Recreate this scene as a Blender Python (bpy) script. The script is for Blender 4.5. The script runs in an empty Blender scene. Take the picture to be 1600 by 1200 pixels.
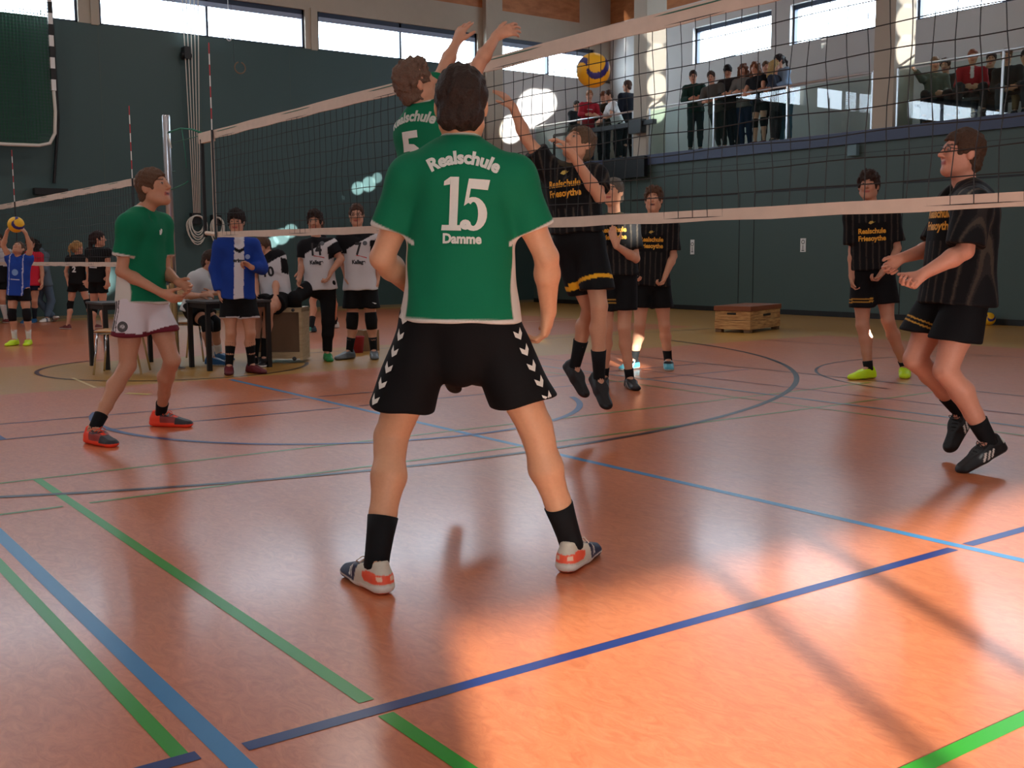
import bpy, bmesh, math, random
import numpy as np
from mathutils import Vector, Matrix
from mathutils.bvhtree import BVHTree
random.seed(4)
PI = math.pi
sc = bpy.context.scene
COL = sc.collection

def lin(c):
    return tuple(((v/255.0)/12.92 if v/255.0 <= 0.04045 else ((v/255.0+0.055)/1.055)**2.4) for v in c)

# ------------------------------------------------------------------ camera
FOC, YAW, PITCH, ROLL, CH = 1706.8, -0.943474, 0.115739, -0.005604, 1.15
def cam_axes():
    cy, sy, cp, sp = math.cos(YAW), math.sin(YAW), math.cos(PITCH), math.sin(PITCH)
    f = np.array([sy*cp, cy*cp, -sp]); r = np.array([cy, -sy, 0.0]); u = np.cross(r, f)
    c, s = math.cos(ROLL), math.sin(ROLL)
    return r*c+u*s, u*c-r*s, f
CR, CU, CF = cam_axes()
C0 = np.array([0, 0, CH])
FH = np.array([math.sin(YAW), math.cos(YAW), 0.0]); RH = np.array([math.cos(YAW), -math.sin(YAW), 0.0]); UP = np.array([0, 0, 1.0])
cd = bpy.data.cameras.new('camera'); cam = bpy.data.objects.new('camera', cd); COL.objects.link(cam)
cd.sensor_fit = 'HORIZONTAL'; cd.sensor_width = 36; cd.lens = FOC/1600*36; cd.clip_start = 0.05; cd.clip_end = 300
M = Matrix(((CR[0], CU[0], -CF[0], 0), (CR[1], CU[1], -CF[1], 0), (CR[2], CU[2], -CF[2], CH), (0, 0, 0, 1)))
cam.matrix_world = M
sc.camera = cam

# ------------------------------------------------------------------ world, sun, exposure
sc.view_settings.view_transform = 'Standard'; sc.view_settings.look = 'None'
sc.view_settings.exposure = 0.0; sc.view_settings.gamma = 1.0; sc.view_settings.use_curve_mapping = False
w = bpy.data.worlds.new('sky'); sc.world = w; w.use_nodes = True
bg = w.node_tree.nodes['Background']
bg.inputs['Color'].default_value = (0.80, 0.90, 1.0, 1); bg.inputs['Strength'].default_value = 18.5
SUN_TAN = 0.25
sd = bpy.data.lights.new('sun', 'SUN'); sd.energy = 28; sd.color = (1.0, 0.90, 0.77); sd.angle = math.radians(0.36)
so = bpy.data.objects.new('sun', sd); COL.objects.link(so); so.location = (20, -10, 12)
SDIR = Vector((-0.8824, 0.4706, -SUN_TAN)).normalized()
so.rotation_euler = SDIR.to_track_quat('-Z', 'Y').to_euler()
def area(name, loc, rot, sx, sy, energy, color, portal=False, spread=None):
    l = bpy.data.lights.new(name, 'AREA'); l.shape = 'RECTANGLE'; l.size = sx; l.size_y = sy; l.energy = energy; l.color = color
    o = bpy.data.objects.new(name, l); COL.objects.link(o); o.location = loc; o.rotation_euler = rot
    if portal: l.cycles.is_portal = True
    if spread: l.spread = spread
    return o
# area lights added as ambient fill (all above / behind the frame)
for lx in (-17, -9, 0, 8):
    for ly in (-5, 2, 9):
        area('fill_light', (lx, ly, 8.0), (0, 0, 0), 1.6, 1.6, 88, (1.0, 0.95, 0.90))

# ------------------------------------------------------------------ materials
def mat(name, col, rough=0.6, metal=0.0, spec=0.5, noise=0.0, nscale=20, bump=0.0):
    m = bpy.data.materials.new(name); m.use_nodes = True; nt = m.node_tree; b = nt.nodes['Principled BSDF']
    b.inputs['Base Color'].default_value = (*col, 1); b.inputs['Roughness'].default_value = rough
    b.inputs['Metallic'].default_value = metal; b.inputs['Specular IOR Level'].default_value = spec
    if noise or bump:
        tc = nt.nodes.new('ShaderNodeTexCoord'); n = nt.nodes.new('ShaderNodeTexNoise')
        n.inputs['Scale'].default_value = nscale; n.inputs['Detail'].default_value = 5
        nt.links.new(tc.outputs['Object'], n.inputs['Vector'])
        if noise:
            mx = nt.nodes.new('ShaderNodeMix'); mx.data_type = 'RGBA'
            mx.inputs['A'].default_value = (*[c*(1-noise) for c in col], 1); mx.inputs['B'].default_value = (*[min(1, c*(1+noise)) for c in col], 1)
            nt.links.new(n.outputs['Fac'], mx.inputs['Factor']); nt.links.new(mx.outputs['Result'], b.inputs['Base Color'])
        if bump:
            bp = nt.nodes.new('ShaderNodeBump'); bp.inputs['Strength'].default_value = bump; bp.inputs['Distance'].default_value = 0.01
            nt.links.new(n.outputs['Fac'], bp.inputs['Height']); nt.links.new(bp.outputs['Normal'], b.inputs['Normal'])
    return m
def attr_mat(name, rough, spec=0.3, bump=0.0, nscale=300, noise=0.08, sheen=0.0, nb=60):
    """material whose colour comes from the surface's own colour attribute, with a fine procedural grain"""
    m = bpy.data.materials.new(name); m.use_nodes = True; nt = m.node_tree; b = nt.nodes['Principled BSDF']
    a = nt.nodes.new('ShaderNodeAttribute'); a.attribute_name = 'Col'
    tc = nt.nodes.new('ShaderNodeTexCoord'); n = nt.nodes.new('ShaderNodeTexNoise'); n.inputs['Scale'].default_value = nscale; n.inputs['Detail'].default_value = 3
    nt.links.new(tc.outputs['Object'], n.inputs['Vector'])
    mr = nt.nodes.new('ShaderNodeMapRange'); mr.inputs['To Min'].default_value = 1-noise; mr.inputs['To Max'].default_value = 1+noise
    nt.links.new(n.outputs['Fac'], mr.inputs['Value'])
    vm = nt.nodes.new('ShaderNodeVectorMath'); vm.operation = 'SCALE'
    nt.links.new(a.outputs['Color'], vm.inputs[0]); nt.links.new(mr.outputs['Result'], vm.inputs['Scale'])
    nt.links.new(vm.outputs['Vector'], b.inputs['Base Color'])
    b.inputs['Roughness'].default_value = rough; b.inputs['Specular IOR Level'].default_value = spec
    if sheen: b.inputs['Sheen Weight'].default_value = sheen
    if bump:
        n2 = nt.nodes.new('ShaderNodeTexNoise'); n2.inputs['Scale'].default_value = nb; n2.inputs['Detail'].default_value = 4
        nt.links.new(tc.outputs['Object'], n2.inputs['Vector'])
        bp = nt.nodes.new('ShaderNodeBump'); bp.inputs['Strength'].default_value = bump; bp.inputs['Distance'].default_value = 0.01
        nt.links.new(n2.outputs['Fac'], bp.inputs['Height']); nt.links.new(bp.outputs['Normal'], b.inputs['Normal'])
    return m
MSKIN = attr_mat('skin', 0.5, 0.35, 0.08, 90, 0.07)
MCLOTH = attr_mat('cloth', 0.8, 0.2, 0.25, 400, 0.08, nb=14)
MHAIR = attr_mat('hair', 0.65, 0.25, 0.7, 160, 0.35, nb=110)
MSHOE = attr_mat('shoe', 0.5, 0.4, 0.1, 200, 0.06)
MGEN = attr_mat('painted', 0.5, 0.4)
GREEN = lin((56, 80, 80)); WHITEW = lin((205, 203, 200))
M_WALLG = mat('green_wall_panel', GREEN, 0.5, noise=0.06, nscale=1.2)
M_WALLG2 = mat('green_wall_panel_dark', lin((66, 84, 80)), 0.5, noise=0.06, nscale=1.2)
M_WHITE = mat('white_plaster', WHITEW, 0.8, noise=0.03, nscale=3)
M_BEIGE = mat('beige_concrete', lin((178, 168, 152)), 0.75, noise=0.05, nscale=5)
M_FRAME = mat('dark_blue_frame', lin((38, 50, 72)), 0.4)
M_BLACK = mat('black_paint', lin((16, 17, 19)), 0.45)
M_SLAB = mat('slab_blue_grey', lin((62, 74, 102)), 0.5, noise=0.05, nscale=2)
M_STEEL = mat('brushed_aluminium', lin((200, 202, 205)), 0.28, metal=0.9)
M_CHROME = mat('chrome', lin((190, 190, 190)), 0.15, metal=1.0)
M_CORD = mat('black_net_cord', lin((20, 22, 24)), 0.7)
M_GCORD = mat('green_net_cord', lin((28, 84, 62)), 0.7)
M_BAND = mat('off_white_canvas', lin((214, 196, 180)), 0.8, noise=0.10, nscale=14, bump=0.15)
M_ROPE = mat('white_rope', lin((212, 208, 198)), 0.8, bump=0.3, nscale=200)
M_GROPE = mat('green_rope', lin((30, 120, 95)), 0.7)
M_RED = mat('red_paint', lin((178, 42, 48)), 0.5)
M_WHITEP = mat('white_paint', lin((225, 225, 222)), 0.5)
M_BROWNP = mat('brown_board', lin((112, 84, 58)), 0.55, noise=0.08, nscale=30)
def glass_mat(name, tint, gloss=0.02, ior=1.5):
    m = bpy.data.materials.new(name); m.use_nodes = True; nt = m.node_tree; nt.nodes.clear()
    o = nt.nodes.new('ShaderNodeOutputMaterial'); mx = nt.nodes.new('ShaderNodeMixShader'); t = nt.nodes.new('ShaderNodeBsdfTransparent')
    g = nt.nodes.new('ShaderNodeBsdfGlossy'); g.inputs['Roughness'].default_value = gloss; t.inputs['Color'].default_value = (*tint, 1)
    fr = nt.nodes.new('ShaderNodeFresnel'); fr.inputs['IOR'].default_value = ior
    ge = nt.nodes.new('ShaderNodeNewGeometry'); iv = nt.nodes.new('ShaderNodeMath'); iv.operation = 'SUBTRACT'; iv.inputs[0].default_value = 1.0; nt.links.new(ge.outputs['Backfacing'], iv.inputs[1])
    ml = nt.nodes.new('ShaderNodeMath'); ml.operation = 'MULTIPLY'; nt.links.new(fr.outputs[0], ml.inputs[0]); nt.links.new(iv.outputs[0], ml.inputs[1])
    nt.links.new(ml.outputs[0], mx.inputs[0]); nt.links.new(t.outputs[0], mx.inputs[1]); nt.links.new(g.outputs[0], mx.inputs[2]); nt.links.new(mx.outputs[0], o.inputs[0])
    return m
M_GLASS = glass_mat('window_glass', (0.92, 0.96, 0.98)); M_RGLASS = glass_mat('railing_glass', (0.86, 0.95, 0.93), 0.01, 1.62)
def wood_mat(name, c1, c2, scale=6, stretch=(1, 1, 8), rough=0.5, axis_rot=(0, 0, 0), tex='Object'):
    m = bpy.data.materials.new(name); m.use_nodes = True; nt = m.node_tree; b = nt.nodes['Principled BSDF']
    tc = nt.nodes.new('ShaderNodeTexCoord'); mp = nt.nodes.new('ShaderNodeMapping'); mp.inputs['Scale'].default_value = stretch
    n = nt.nodes.new('ShaderNodeTexNoise'); n.inputs['Scale'].default_value = scale; n.inputs['Detail'].default_value = 6; n.inputs['Roughness'].default_value = 0.6
    r = nt.nodes.new('ShaderNodeValToRGB'); r.color_ramp.elements[0].position = 0.35; r.color_ramp.elements[1].position = 0.65
    r.color_ramp.elements[0].color = (*c1, 1); r.color_ramp.elements[1].color = (*c2, 1)
    nt.links.new(tc.outputs[tex], mp.inputs[0]); nt.links.new(mp.outputs[0], n.inputs['Vector']); nt.links.new(n.outputs['Fac'], r.inputs[0]); nt.links.new(r.outputs[0], b.inputs['Base Color'])
    b.inputs['Roughness'].default_value = rough
    return m
M_WOODP = wood_mat('ceiling_wood_panel', lin((160, 98, 58)), lin((186, 122, 76)), 3, (1, 1, 3), 0.5)
M_WOODD = wood_mat('dark_ceiling_wood', lin((112, 62, 38)), lin((138, 82, 50)), 3, (1, 1, 3), 0.5)
M_BOXW = wood_mat('vaulting_box_wood', lin((150, 98, 54)), lin((214, 168, 110)), 5, (1, 1, 9), 0.45)
M_LEATH = mat('brown_leather', lin((130, 72, 44)), 0.45, noise=0.1, nscale=20)

# ------------------------------------------------------------------ object helpers
def tag(o, label=None, cat=None, group=None, kind=None):
    if label: o['label'] = label
    if cat: o['category'] = cat
    if group: o['group'] = group
    if kind: o['kind'] = kind
    return o
def empty(name, loc, label=None, cat=None, group=None, kind=None):
    o = bpy.data.objects.new(name, None); COL.objects.link(o); o.location = loc; o.empty_display_size = 0.1
    return tag(o, label, cat, group, kind)
class MB:
    def __init__(s): s.v = []; s.f = []; s.m = []; s.mi = 0
    def add(s, v, f):
        n = len(s.v); s.v += [tuple(map(float, q)) for q in v]; s.f += [tuple(i+n for i in q) for q in f]; s.m += [s.mi]*len(f); return s
    def box(s, lo, hi):
        (a, b, c), (d, e, g) = lo, hi
        return s.add([(a, b, c), (d, b, c), (d, e, c), (a, e, c), (a, b, g), (d, b, g), (d, e, g), (a, e, g)],
                     [(0, 3, 2, 1), (4, 5, 6, 7), (0, 1, 5, 4), (1, 2, 6, 5), (2, 3, 7, 6), (3, 0, 4, 7)])
    def tube(s, pts, r, n=6, closed=False, cap=True):
        P = [Vector(p) for p in pts]; N = len(P); rs = r if isinstance(r, (list, tuple)) else [r]*N
        rings = []; prev = None
        for i in range(N):
            if closed: d = P[(i+1) % N]-P[i-1]
            else: d = P[min(i+1, N-1)]-P[max(i-1, 0)]
            d = d.normalized() if d.length > 1e-9 else Vector((0, 0, 1))
            if prev is None:
                a = Vector((0, 0, 1)) if abs(d.z) < .9 else Vector((1, 0, 0)); x = d.cross(a).normalized()
            else: x = (prev-d*prev.dot(d)).normalized()
            prev = x; y = d.cross(x)
            rings.append([P[i]+(x*math.cos(2*PI*k/n)+y*math.sin(2*PI*k/n))*rs[i] for k in range(n)])
        v = [q for rg in rings for q in rg]; f = []
        for i in range(N if closed else N-1):
            j = (i+1) % N
            for k in range(n): f.append((i*n+k, i*n+(k+1) % n, j*n+(k+1) % n, j*n+k))
        if cap and not closed: f += [tuple(range(n))[::-1], tuple((N-1)*n+k for k in range(n))]
        return s.add(v, f)
    def cyl(s, a, b, r, n=16): return s.tube([a, b], r, n)
    def lathe(s, c, prof, n=20):
        v = []; f = []
        for (r, z) in prof: v += [(c[0]+r*math.cos(2*PI*k/n), c[1]+r*math.sin(2*PI*k/n), c[2]+z) for k in range(n)]
        for i in range(len(prof)-1):
            for k in range(n): f.append((i*n+k, i*n+(k+1) % n, (i+1)*n+(k+1) % n, (i+1)*n+k))
        f += [tuple(range(n))[::-1], tuple((len(prof)-1)*n+k for k in range(n))]
        return s.add(v, f)
    def ring(s, c, R, r, ax='y', n=32, m=8, gap=0):
        pts = []
        for k in range(n):
            a = gap/2+(2*PI-gap)*k/(n if not gap else n-1)+PI/2
            q = {'y': (R*math.cos(a), 0, R*math.sin(a)), 'x': (0, R*math.cos(a), R*math.sin(a)), 'z': (R*math.cos(a), R*math.sin(a), 0)}[ax]
            pts.append((c[0]+q[0], c[1]+q[1], c[2]+q[2]))
        return s.tube(pts, r, m, closed=not gap)
    def build(s, name, mats, parent=None, smooth=False, off=None, bevel=0):
        me = bpy.data.meshes.new(name)
        off = Vector(off) if off is not None else (Vector(parent.location) if parent is not None and parent.type == 'EMPTY' else Vector((0, 0, 0)))
        me.from_pydata([(q[0]-off.x, q[1]-off.y, q[2]-off.z) for q in s.v], [], s.f)
        for m_ in (mats if isinstance(mats, (list, tuple)) else [mats]): me.materials.append(m_)
        me.polygons.foreach_set('material_index', s.m)
        if smooth: me.polygons.foreach_set('use_smooth', [True]*len(s.f))
        me.update(); o = bpy.data.objects.new(name, me); COL.objects.link(o)
        if parent is not None:
            o.parent = parent
            o['_off'] = 1; del o['_off']
        if bevel:
            b = o.modifiers.new('bevel', 'BEVEL'); b.width = bevel; b.segments = 2; b.limit_method = 'ANGLE'
        return o
def box_obj(name, lo, hi, m, parent=None, bevel=0, **k):
    return MB().box(lo, hi).build(name, m, parent, bevel=bevel)

def ray(x, y): return (x-800)/FOC*CR-(y-600)/FOC*CU+CF
def onplane(x, y, axis, c):
    d = ray(x, y); t = (c-C0[axis])/d[axis]; return C0+d*t
def fl(x, y, z=0.0): return onplane(x, y, 2, z)
def PD(x, y, D):
    """point seen at pixel x, y at horizontal distance D"""
    d = ray(x, y); return C0+d*(D/(d@FH))
def ground(x, D, z):
    y = 600.0
    for _ in range(4):
        p = PD(x, y, D); y += (p[2]-z)*FOC/D
    return PD(x, y, D)
def Ffac(phi):
    a = math.radians(phi); return -FH*math.cos(a)+RH*math.sin(a)

# ------------------------------------------------------------------ implicit surfaces -> meshes (surface nets)
def _n(v):
    v = np.asarray(v, float); l = np.linalg.norm(v); return v/l if l > 1e-9 else np.array([0, 0, 1.0])
def rc(a, b, ra, rb):
    a = np.asarray(a, float); b = np.asarray(b, float)
    def f(P):
        ba = b-a; l2 = max(ba@ba, 1e-9); t = np.clip(((P-a)@ba)/l2, 0, 1)
        q = P-a-t[..., None]*ba
        return np.sqrt((q*q).sum(-1))-(ra+(rb-ra)*t)
    r = max(ra, rb); return f, np.minimum(a, b)-r, np.maximum(a, b)+r
def flat(a, b, ra, rb, n, k):
    """tapered capsule squeezed by k along n"""
    a = np.asarray(a, float); b = np.asarray(b, float); n = _n(n)
    def f(P):
        ba = b-a; l2 = max(ba@ba, 1e-9); t = np.clip(((P-a)@ba)/l2, 0, 1)
        q = P-a-t[..., None]*ba; h = q@n; q = q+((k-1)*h)[..., None]*n
        return (np.sqrt((q*q).sum(-1))-(ra+(rb-ra)*t))/(k**0.6)
    r = max(ra, rb)*max(1, 1/k); return f, np.minimum(a, b)-r, np.maximum(a, b)+r
def ell(c, ax, rad):
    c = np.asarray(c, float); A = np.array([_n(q) for q in ax]); R = np.asarray(rad, float)
    def f(P):
        q = ((P-c)@A.T)/R; k0 = np.sqrt((q*q).sum(-1)); k1 = np.sqrt(((q/R)**2).sum(-1)); return k0*(k0-1)/np.maximum(k1, 1e-6)
    r = R.max(); return f, c-r, c+r
def plane(p, n):
    p = np.asarray(p, float); n = _n(n)
    return (lambda P: (P-p)@n), None, None

def clip(pr, p, n, inner=None):
    # primitive cut off by a plane (and hollowed by an inner one)
    f0, lo, hi = pr; p = np.asarray(p, float); n = _n(n)
    def f(P):
        d0 = f0(P); d1 = (P-p)@n; k = .012; h = np.maximum(k-np.abs(d0-d1), 0)/k; d = np.maximum(d0, d1)+h*h*k*.25
        return np.maximum(d, -inner[0](P)) if inner else d
    return f, lo, hi

class Field:
    def __init__(s, vox): s.vox = vox; s.ops = []; s.disp = None
    def u(s, pr, k=0.02): s.ops.append(('u', pr, k)); return s
    def sub(s, pr, k=0.006): s.ops.append(('s', pr, k)); return s
    def cut(s, p, n, near=None, rad=0.3):
        """remove everything on the +n side of the plane (only within rad of near)"""
        s.ops.append(('c', (p, n, near, rad), 0)); return s
    def mesh(s):
        vx = s.vox; us = [o for o in s.ops if o[0] == 'u']
        lo = np.min([o[1][1] for o in us], 0)-3*vx; hi = np.max([o[1][2] for o in us], 0)+3*vx
        N = np.ceil((hi-lo)/vx).astype(int)+1
        G = np.full(N, 0.5, np.float32)
        ax = [lo[i]+vx*np.arange(N[i]) for i in range(3)]
        for op, pr, k in s.ops:
            if op == 'c':
                p, n, near, rad = pr; n = _n(n); p = np.asarray(p, float)
                if near is None: a = np.zeros(3, int); b = N
                else:
                    a = np.clip(np.floor((np.asarray(near)-rad-lo)/vx).astype(int), 0, N); b = np.clip(np.ceil((np.asarray(near)+rad-lo)/vx).astype(int)+1, 0, N)
                if (b <= a).any(): continue
                sl = tuple(slice(a[i], b[i]) for i in range(3))
                d = ((ax[0][sl[0]]-p[0])*n[0])[:, None, None]+((ax[1][sl[1]]-p[1])*n[1])[None, :, None]+((ax[2][sl[2]]-p[2])*n[2])[None, None, :]
                if near is not None:
                    q = np.sqrt(((ax[0][sl[0]]-near[0])**2)[:, None, None]+((ax[1][sl[1]]-near[1])**2)[None, :, None]+((ax[2][sl[2]]-near[2])**2)[None, None, :])
                    d = np.minimum(d, rad-q)
                G[sl] = np.maximum(G[sl], d.astype(np.float32)); continue
            f, l, h = pr; pad = k+2.5*vx
            a = np.clip(np.floor((l-pad-lo)/vx).astype(int), 0, N); b = np.clip(np.ceil((h+pad-lo)/vx).astype(int)+1, 0, N)
            if (b <= a).any(): continue
            sl = tuple(slice(a[i], b[i]) for i in range(3))
            P = np.stack(np.meshgrid(ax[0][sl[0]], ax[1][sl[1]], ax[2][sl[2]], indexing='ij'), -1)
            d = f(P).astype(np.float32); g = G[sl]
            if op == 'u':
                hh = np.maximum(k-np.abs(g-d), 0)/max(k, 1e-6); G[sl] = np.minimum(g, d)-hh*hh*k*0.25
            else:
                d = -d; hh = np.maximum(k-np.abs(g-d), 0)/max(k, 1e-6); G[sl] = np.maximum(g, d)+hh*hh*k*0.25
        if s.disp is not None:
            I = np.argwhere(np.abs(G) < 4*vx+0.02); P = lo+I*vx
            G[I[:, 0], I[:, 1], I[:, 2]] += s.disp(P).astype(np.float32)
        G[0] = G[-1] = 0.5; G[:, 0] = G[:, -1] = 0.5; G[:, :, 0] = G[:, :, -1] = 0.5
        return nets(G, lo, vx)
def nets(G, lo, vx):
    S = G < 0; c = S[:-1, :-1, :-1]
    cnt = np.zeros(c.shape, np.int8)
    for i in (0, 1):
        for j in (0, 1):
            for k in (0, 1): cnt += S[i:S.shape[0]-1+i, j:S.shape[1]-1+j, k:S.shape[2]-1+k]
    act = (cnt > 0) & (cnt < 8); I = np.argwhere(act)
    idx = np.full(c.shape, -1, np.int32); idx[act] = np.arange(len(I))
    cor = [(i, j, k) for i in (0, 1) for j in (0, 1) for k in (0, 1)]
    val = {q: G[I[:, 0]+q[0], I[:, 1]+q[1], I[:, 2]+q[2]] for q in cor}
    acc = np.zeros((len(I), 3)); n = np.zeros(len(I))
    for q in cor:
        for a in range(3):
            if q[a] == 0:
                r = list(q); r[a] = 1; r = tuple(r); v0, v1 = val[q], val[r]; m = (v0 < 0) != (v1 < 0)
                t = np.where(m, v0/np.where(m, v0-v1, 1), 0); p = np.tile(np.array(q, float), (len(I), 1)); p[:, a] = t
                acc += p*m[:, None]; n += m
    V = lo+(I+acc/n[:, None])*vx
    F = []
    for a in range(3):
        b, c_ = (a+1) % 3, (a+2) % 3
        s0 = [slice(None)]*3; s1 = [slice(None)]*3; s0[a] = slice(0, -1); s1[a] = slice(1, None)
        A = S[tuple(s0)]; B = S[tuple(s1)]; E = np.argwhere(A != B)
        E = E[(E[:, b] > 0) & (E[:, c_] > 0) & (E[:, b] < S.shape[b]-1) & (E[:, c_] < S.shape[c_]-1)]
        inn = A[E[:, 0], E[:, 1], E[:, 2]]
        def cell(db, dc):
            q = E.copy(); q[:, b] -= db; q[:, c_] -= dc; return idx[q[:, 0], q[:, 1], q[:, 2]]
        Q = np.stack([cell(1, 1), cell(0, 1), cell(0, 0), cell(1, 0)], 1)
        Q[~inn] = Q[~inn][:, ::-1]; F.append(Q)
    F = np.concatenate(F); F = F[(F >= 0).all(1)]
    return V, F
def np_obj(name, V, F, m, parent, cols=None, smooth=True, off=None):
    off = np.array(parent.location) if (off is None and parent is not None and parent.type == 'EMPTY') else (np.zeros(3) if off is None else np.asarray(off))
    me = bpy.data.meshes.new(name); me.vertices.add(len(V)); me.vertices.foreach_set('co', (V-off).astype(np.float32).ravel())
    me.loops.add(F.size); me.loops.foreach_set('vertex_index', F.astype(np.int32).ravel())
    me.polygons.add(len(F)); me.polygons.foreach_set('loop_start', np.arange(0, F.size, F.shape[1], dtype=np.int32))
    me.polygons.foreach_set('use_smooth', np.full(len(F), smooth)); me.materials.append(m)
    if cols is not None:
        at = me.color_attributes.new('Col', 'FLOAT_COLOR', 'POINT'); c = np.ones((len(V), 4), np.float32); c[:, :3] = cols; at.data.foreach_set('color', c.ravel())
    me.update(); me.validate()
    o = bpy.data.objects.new(name, me); COL.objects.link(o)
    if parent is not None: o.parent = parent
    return o
def solid(name, mb, col, m, parent, smooth=True):
    """MB geometry with one flat colour stored in the attribute"""
    o = mb.build(name, m, parent, smooth=smooth); me = o.data
    at = me.color_attributes.new('Col', 'FLOAT_COLOR', 'POINT'); at.data.foreach_set('color', np.tile(np.array([*col, 1], np.float32), len(me.vertices)))
    return o
def folds(amp, seed, up, fz=1.0):
    rs = np.random.RandomState(seed); D = []
    up = _n(up)
    for i in range(7):
        d = rs.normal(size=3); d = d-up*(d@up)*0.75; d = _n(d)*rs.uniform(14, 42)*fz; D.append((d, rs.uniform(0, 6.28), rs.uniform(.4, 1)))
    def f(P):
        s = 0
        for d, p, a in D: s = s+a*np.sin(P@d+p+1.3*np.sin(P@(d[[1, 2, 0]]*0.45)+p*2))
        return amp*s/3.0
    return f

# ------------------------------------------------------------------ hands, shoes, heads
def hand_ops(F, wr, d, n, side, S, curl=0.35, spread=0.12, vox=0.006, thumb=0.7, tcurl=None):
    """palm, four unequal bent fingers and a thumb leaving the side of the palm.  d: wrist->knuckles, n: palm normal, side: direction of the thumb"""
    d = _n(d); n = _n(n-(n@d)*d); sd = np.cross(d, n); sd = sd if sd@side > 0 else -sd
    mn = vox*0.95
    kn = []
    for i, (o, l) in enumerate(((0.028, .088), (0.009, .092), (-0.010, .087), (-0.027, .079))):
        k = wr+(d*l+sd*o)*S; kn.append(k)
        F.u(rc(wr+sd*o*S*0.55+d*0.012*S, k, max(0.0145*S, mn), max(0.0115*S, mn)), 0.012)
    F.u(rc(wr-d*0.01*S, wr+d*.05*S, .023*S, .022*S), 0.015)
    for i, (k, ls) in enumerate(zip(kn, ((.040, .024, .020), (.044, .028, .021), (.041, .026, .020), (.032, .020, .018)))):
        p = k; ang = 0.15
        for j, L in enumerate(ls):
            ang += curl*(1.0, 1.25, 0.9)[j]*(1+0.08*(i-1.5))
            dd = d*math.cos(ang)+n*math.sin(ang)+sd*(1.5-i)*spread*(1 if j == 0 else .6); dd = _n(dd)
            q = p+dd*L*S; F.u(rc(p, q, max((.0098-.001*j)*S, mn), max((.009-.001*j)*S, mn)), 0.004); p = q
    t0 = wr+(sd*.024+d*.020)*S; td = _n(sd*0.80*thumb+d*0.72+n*0.30); t1 = t0+td*.042*S
    tc = curl*0.7 if tcurl is None else tcurl
    td2 = _n(td*(1-tc*0.3)+n*tc*0.7+d*0.35); t2 = t1+td2*.032*S; t3 = t2+_n(td2+n*tc*.5-sd*tc*.4)*.024*S
    F.u(rc(wr+sd*.012*S+d*.01*S, t1, max(.017*S, mn), max(.0125*S, mn)), .012); F.u(rc(t1, t2, max(.0115*S, mn), max(.0105*S, mn)), .004); F.u(rc(t2, t3, max(.0105*S, mn), max(.009*S, mn)), .004)

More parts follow.
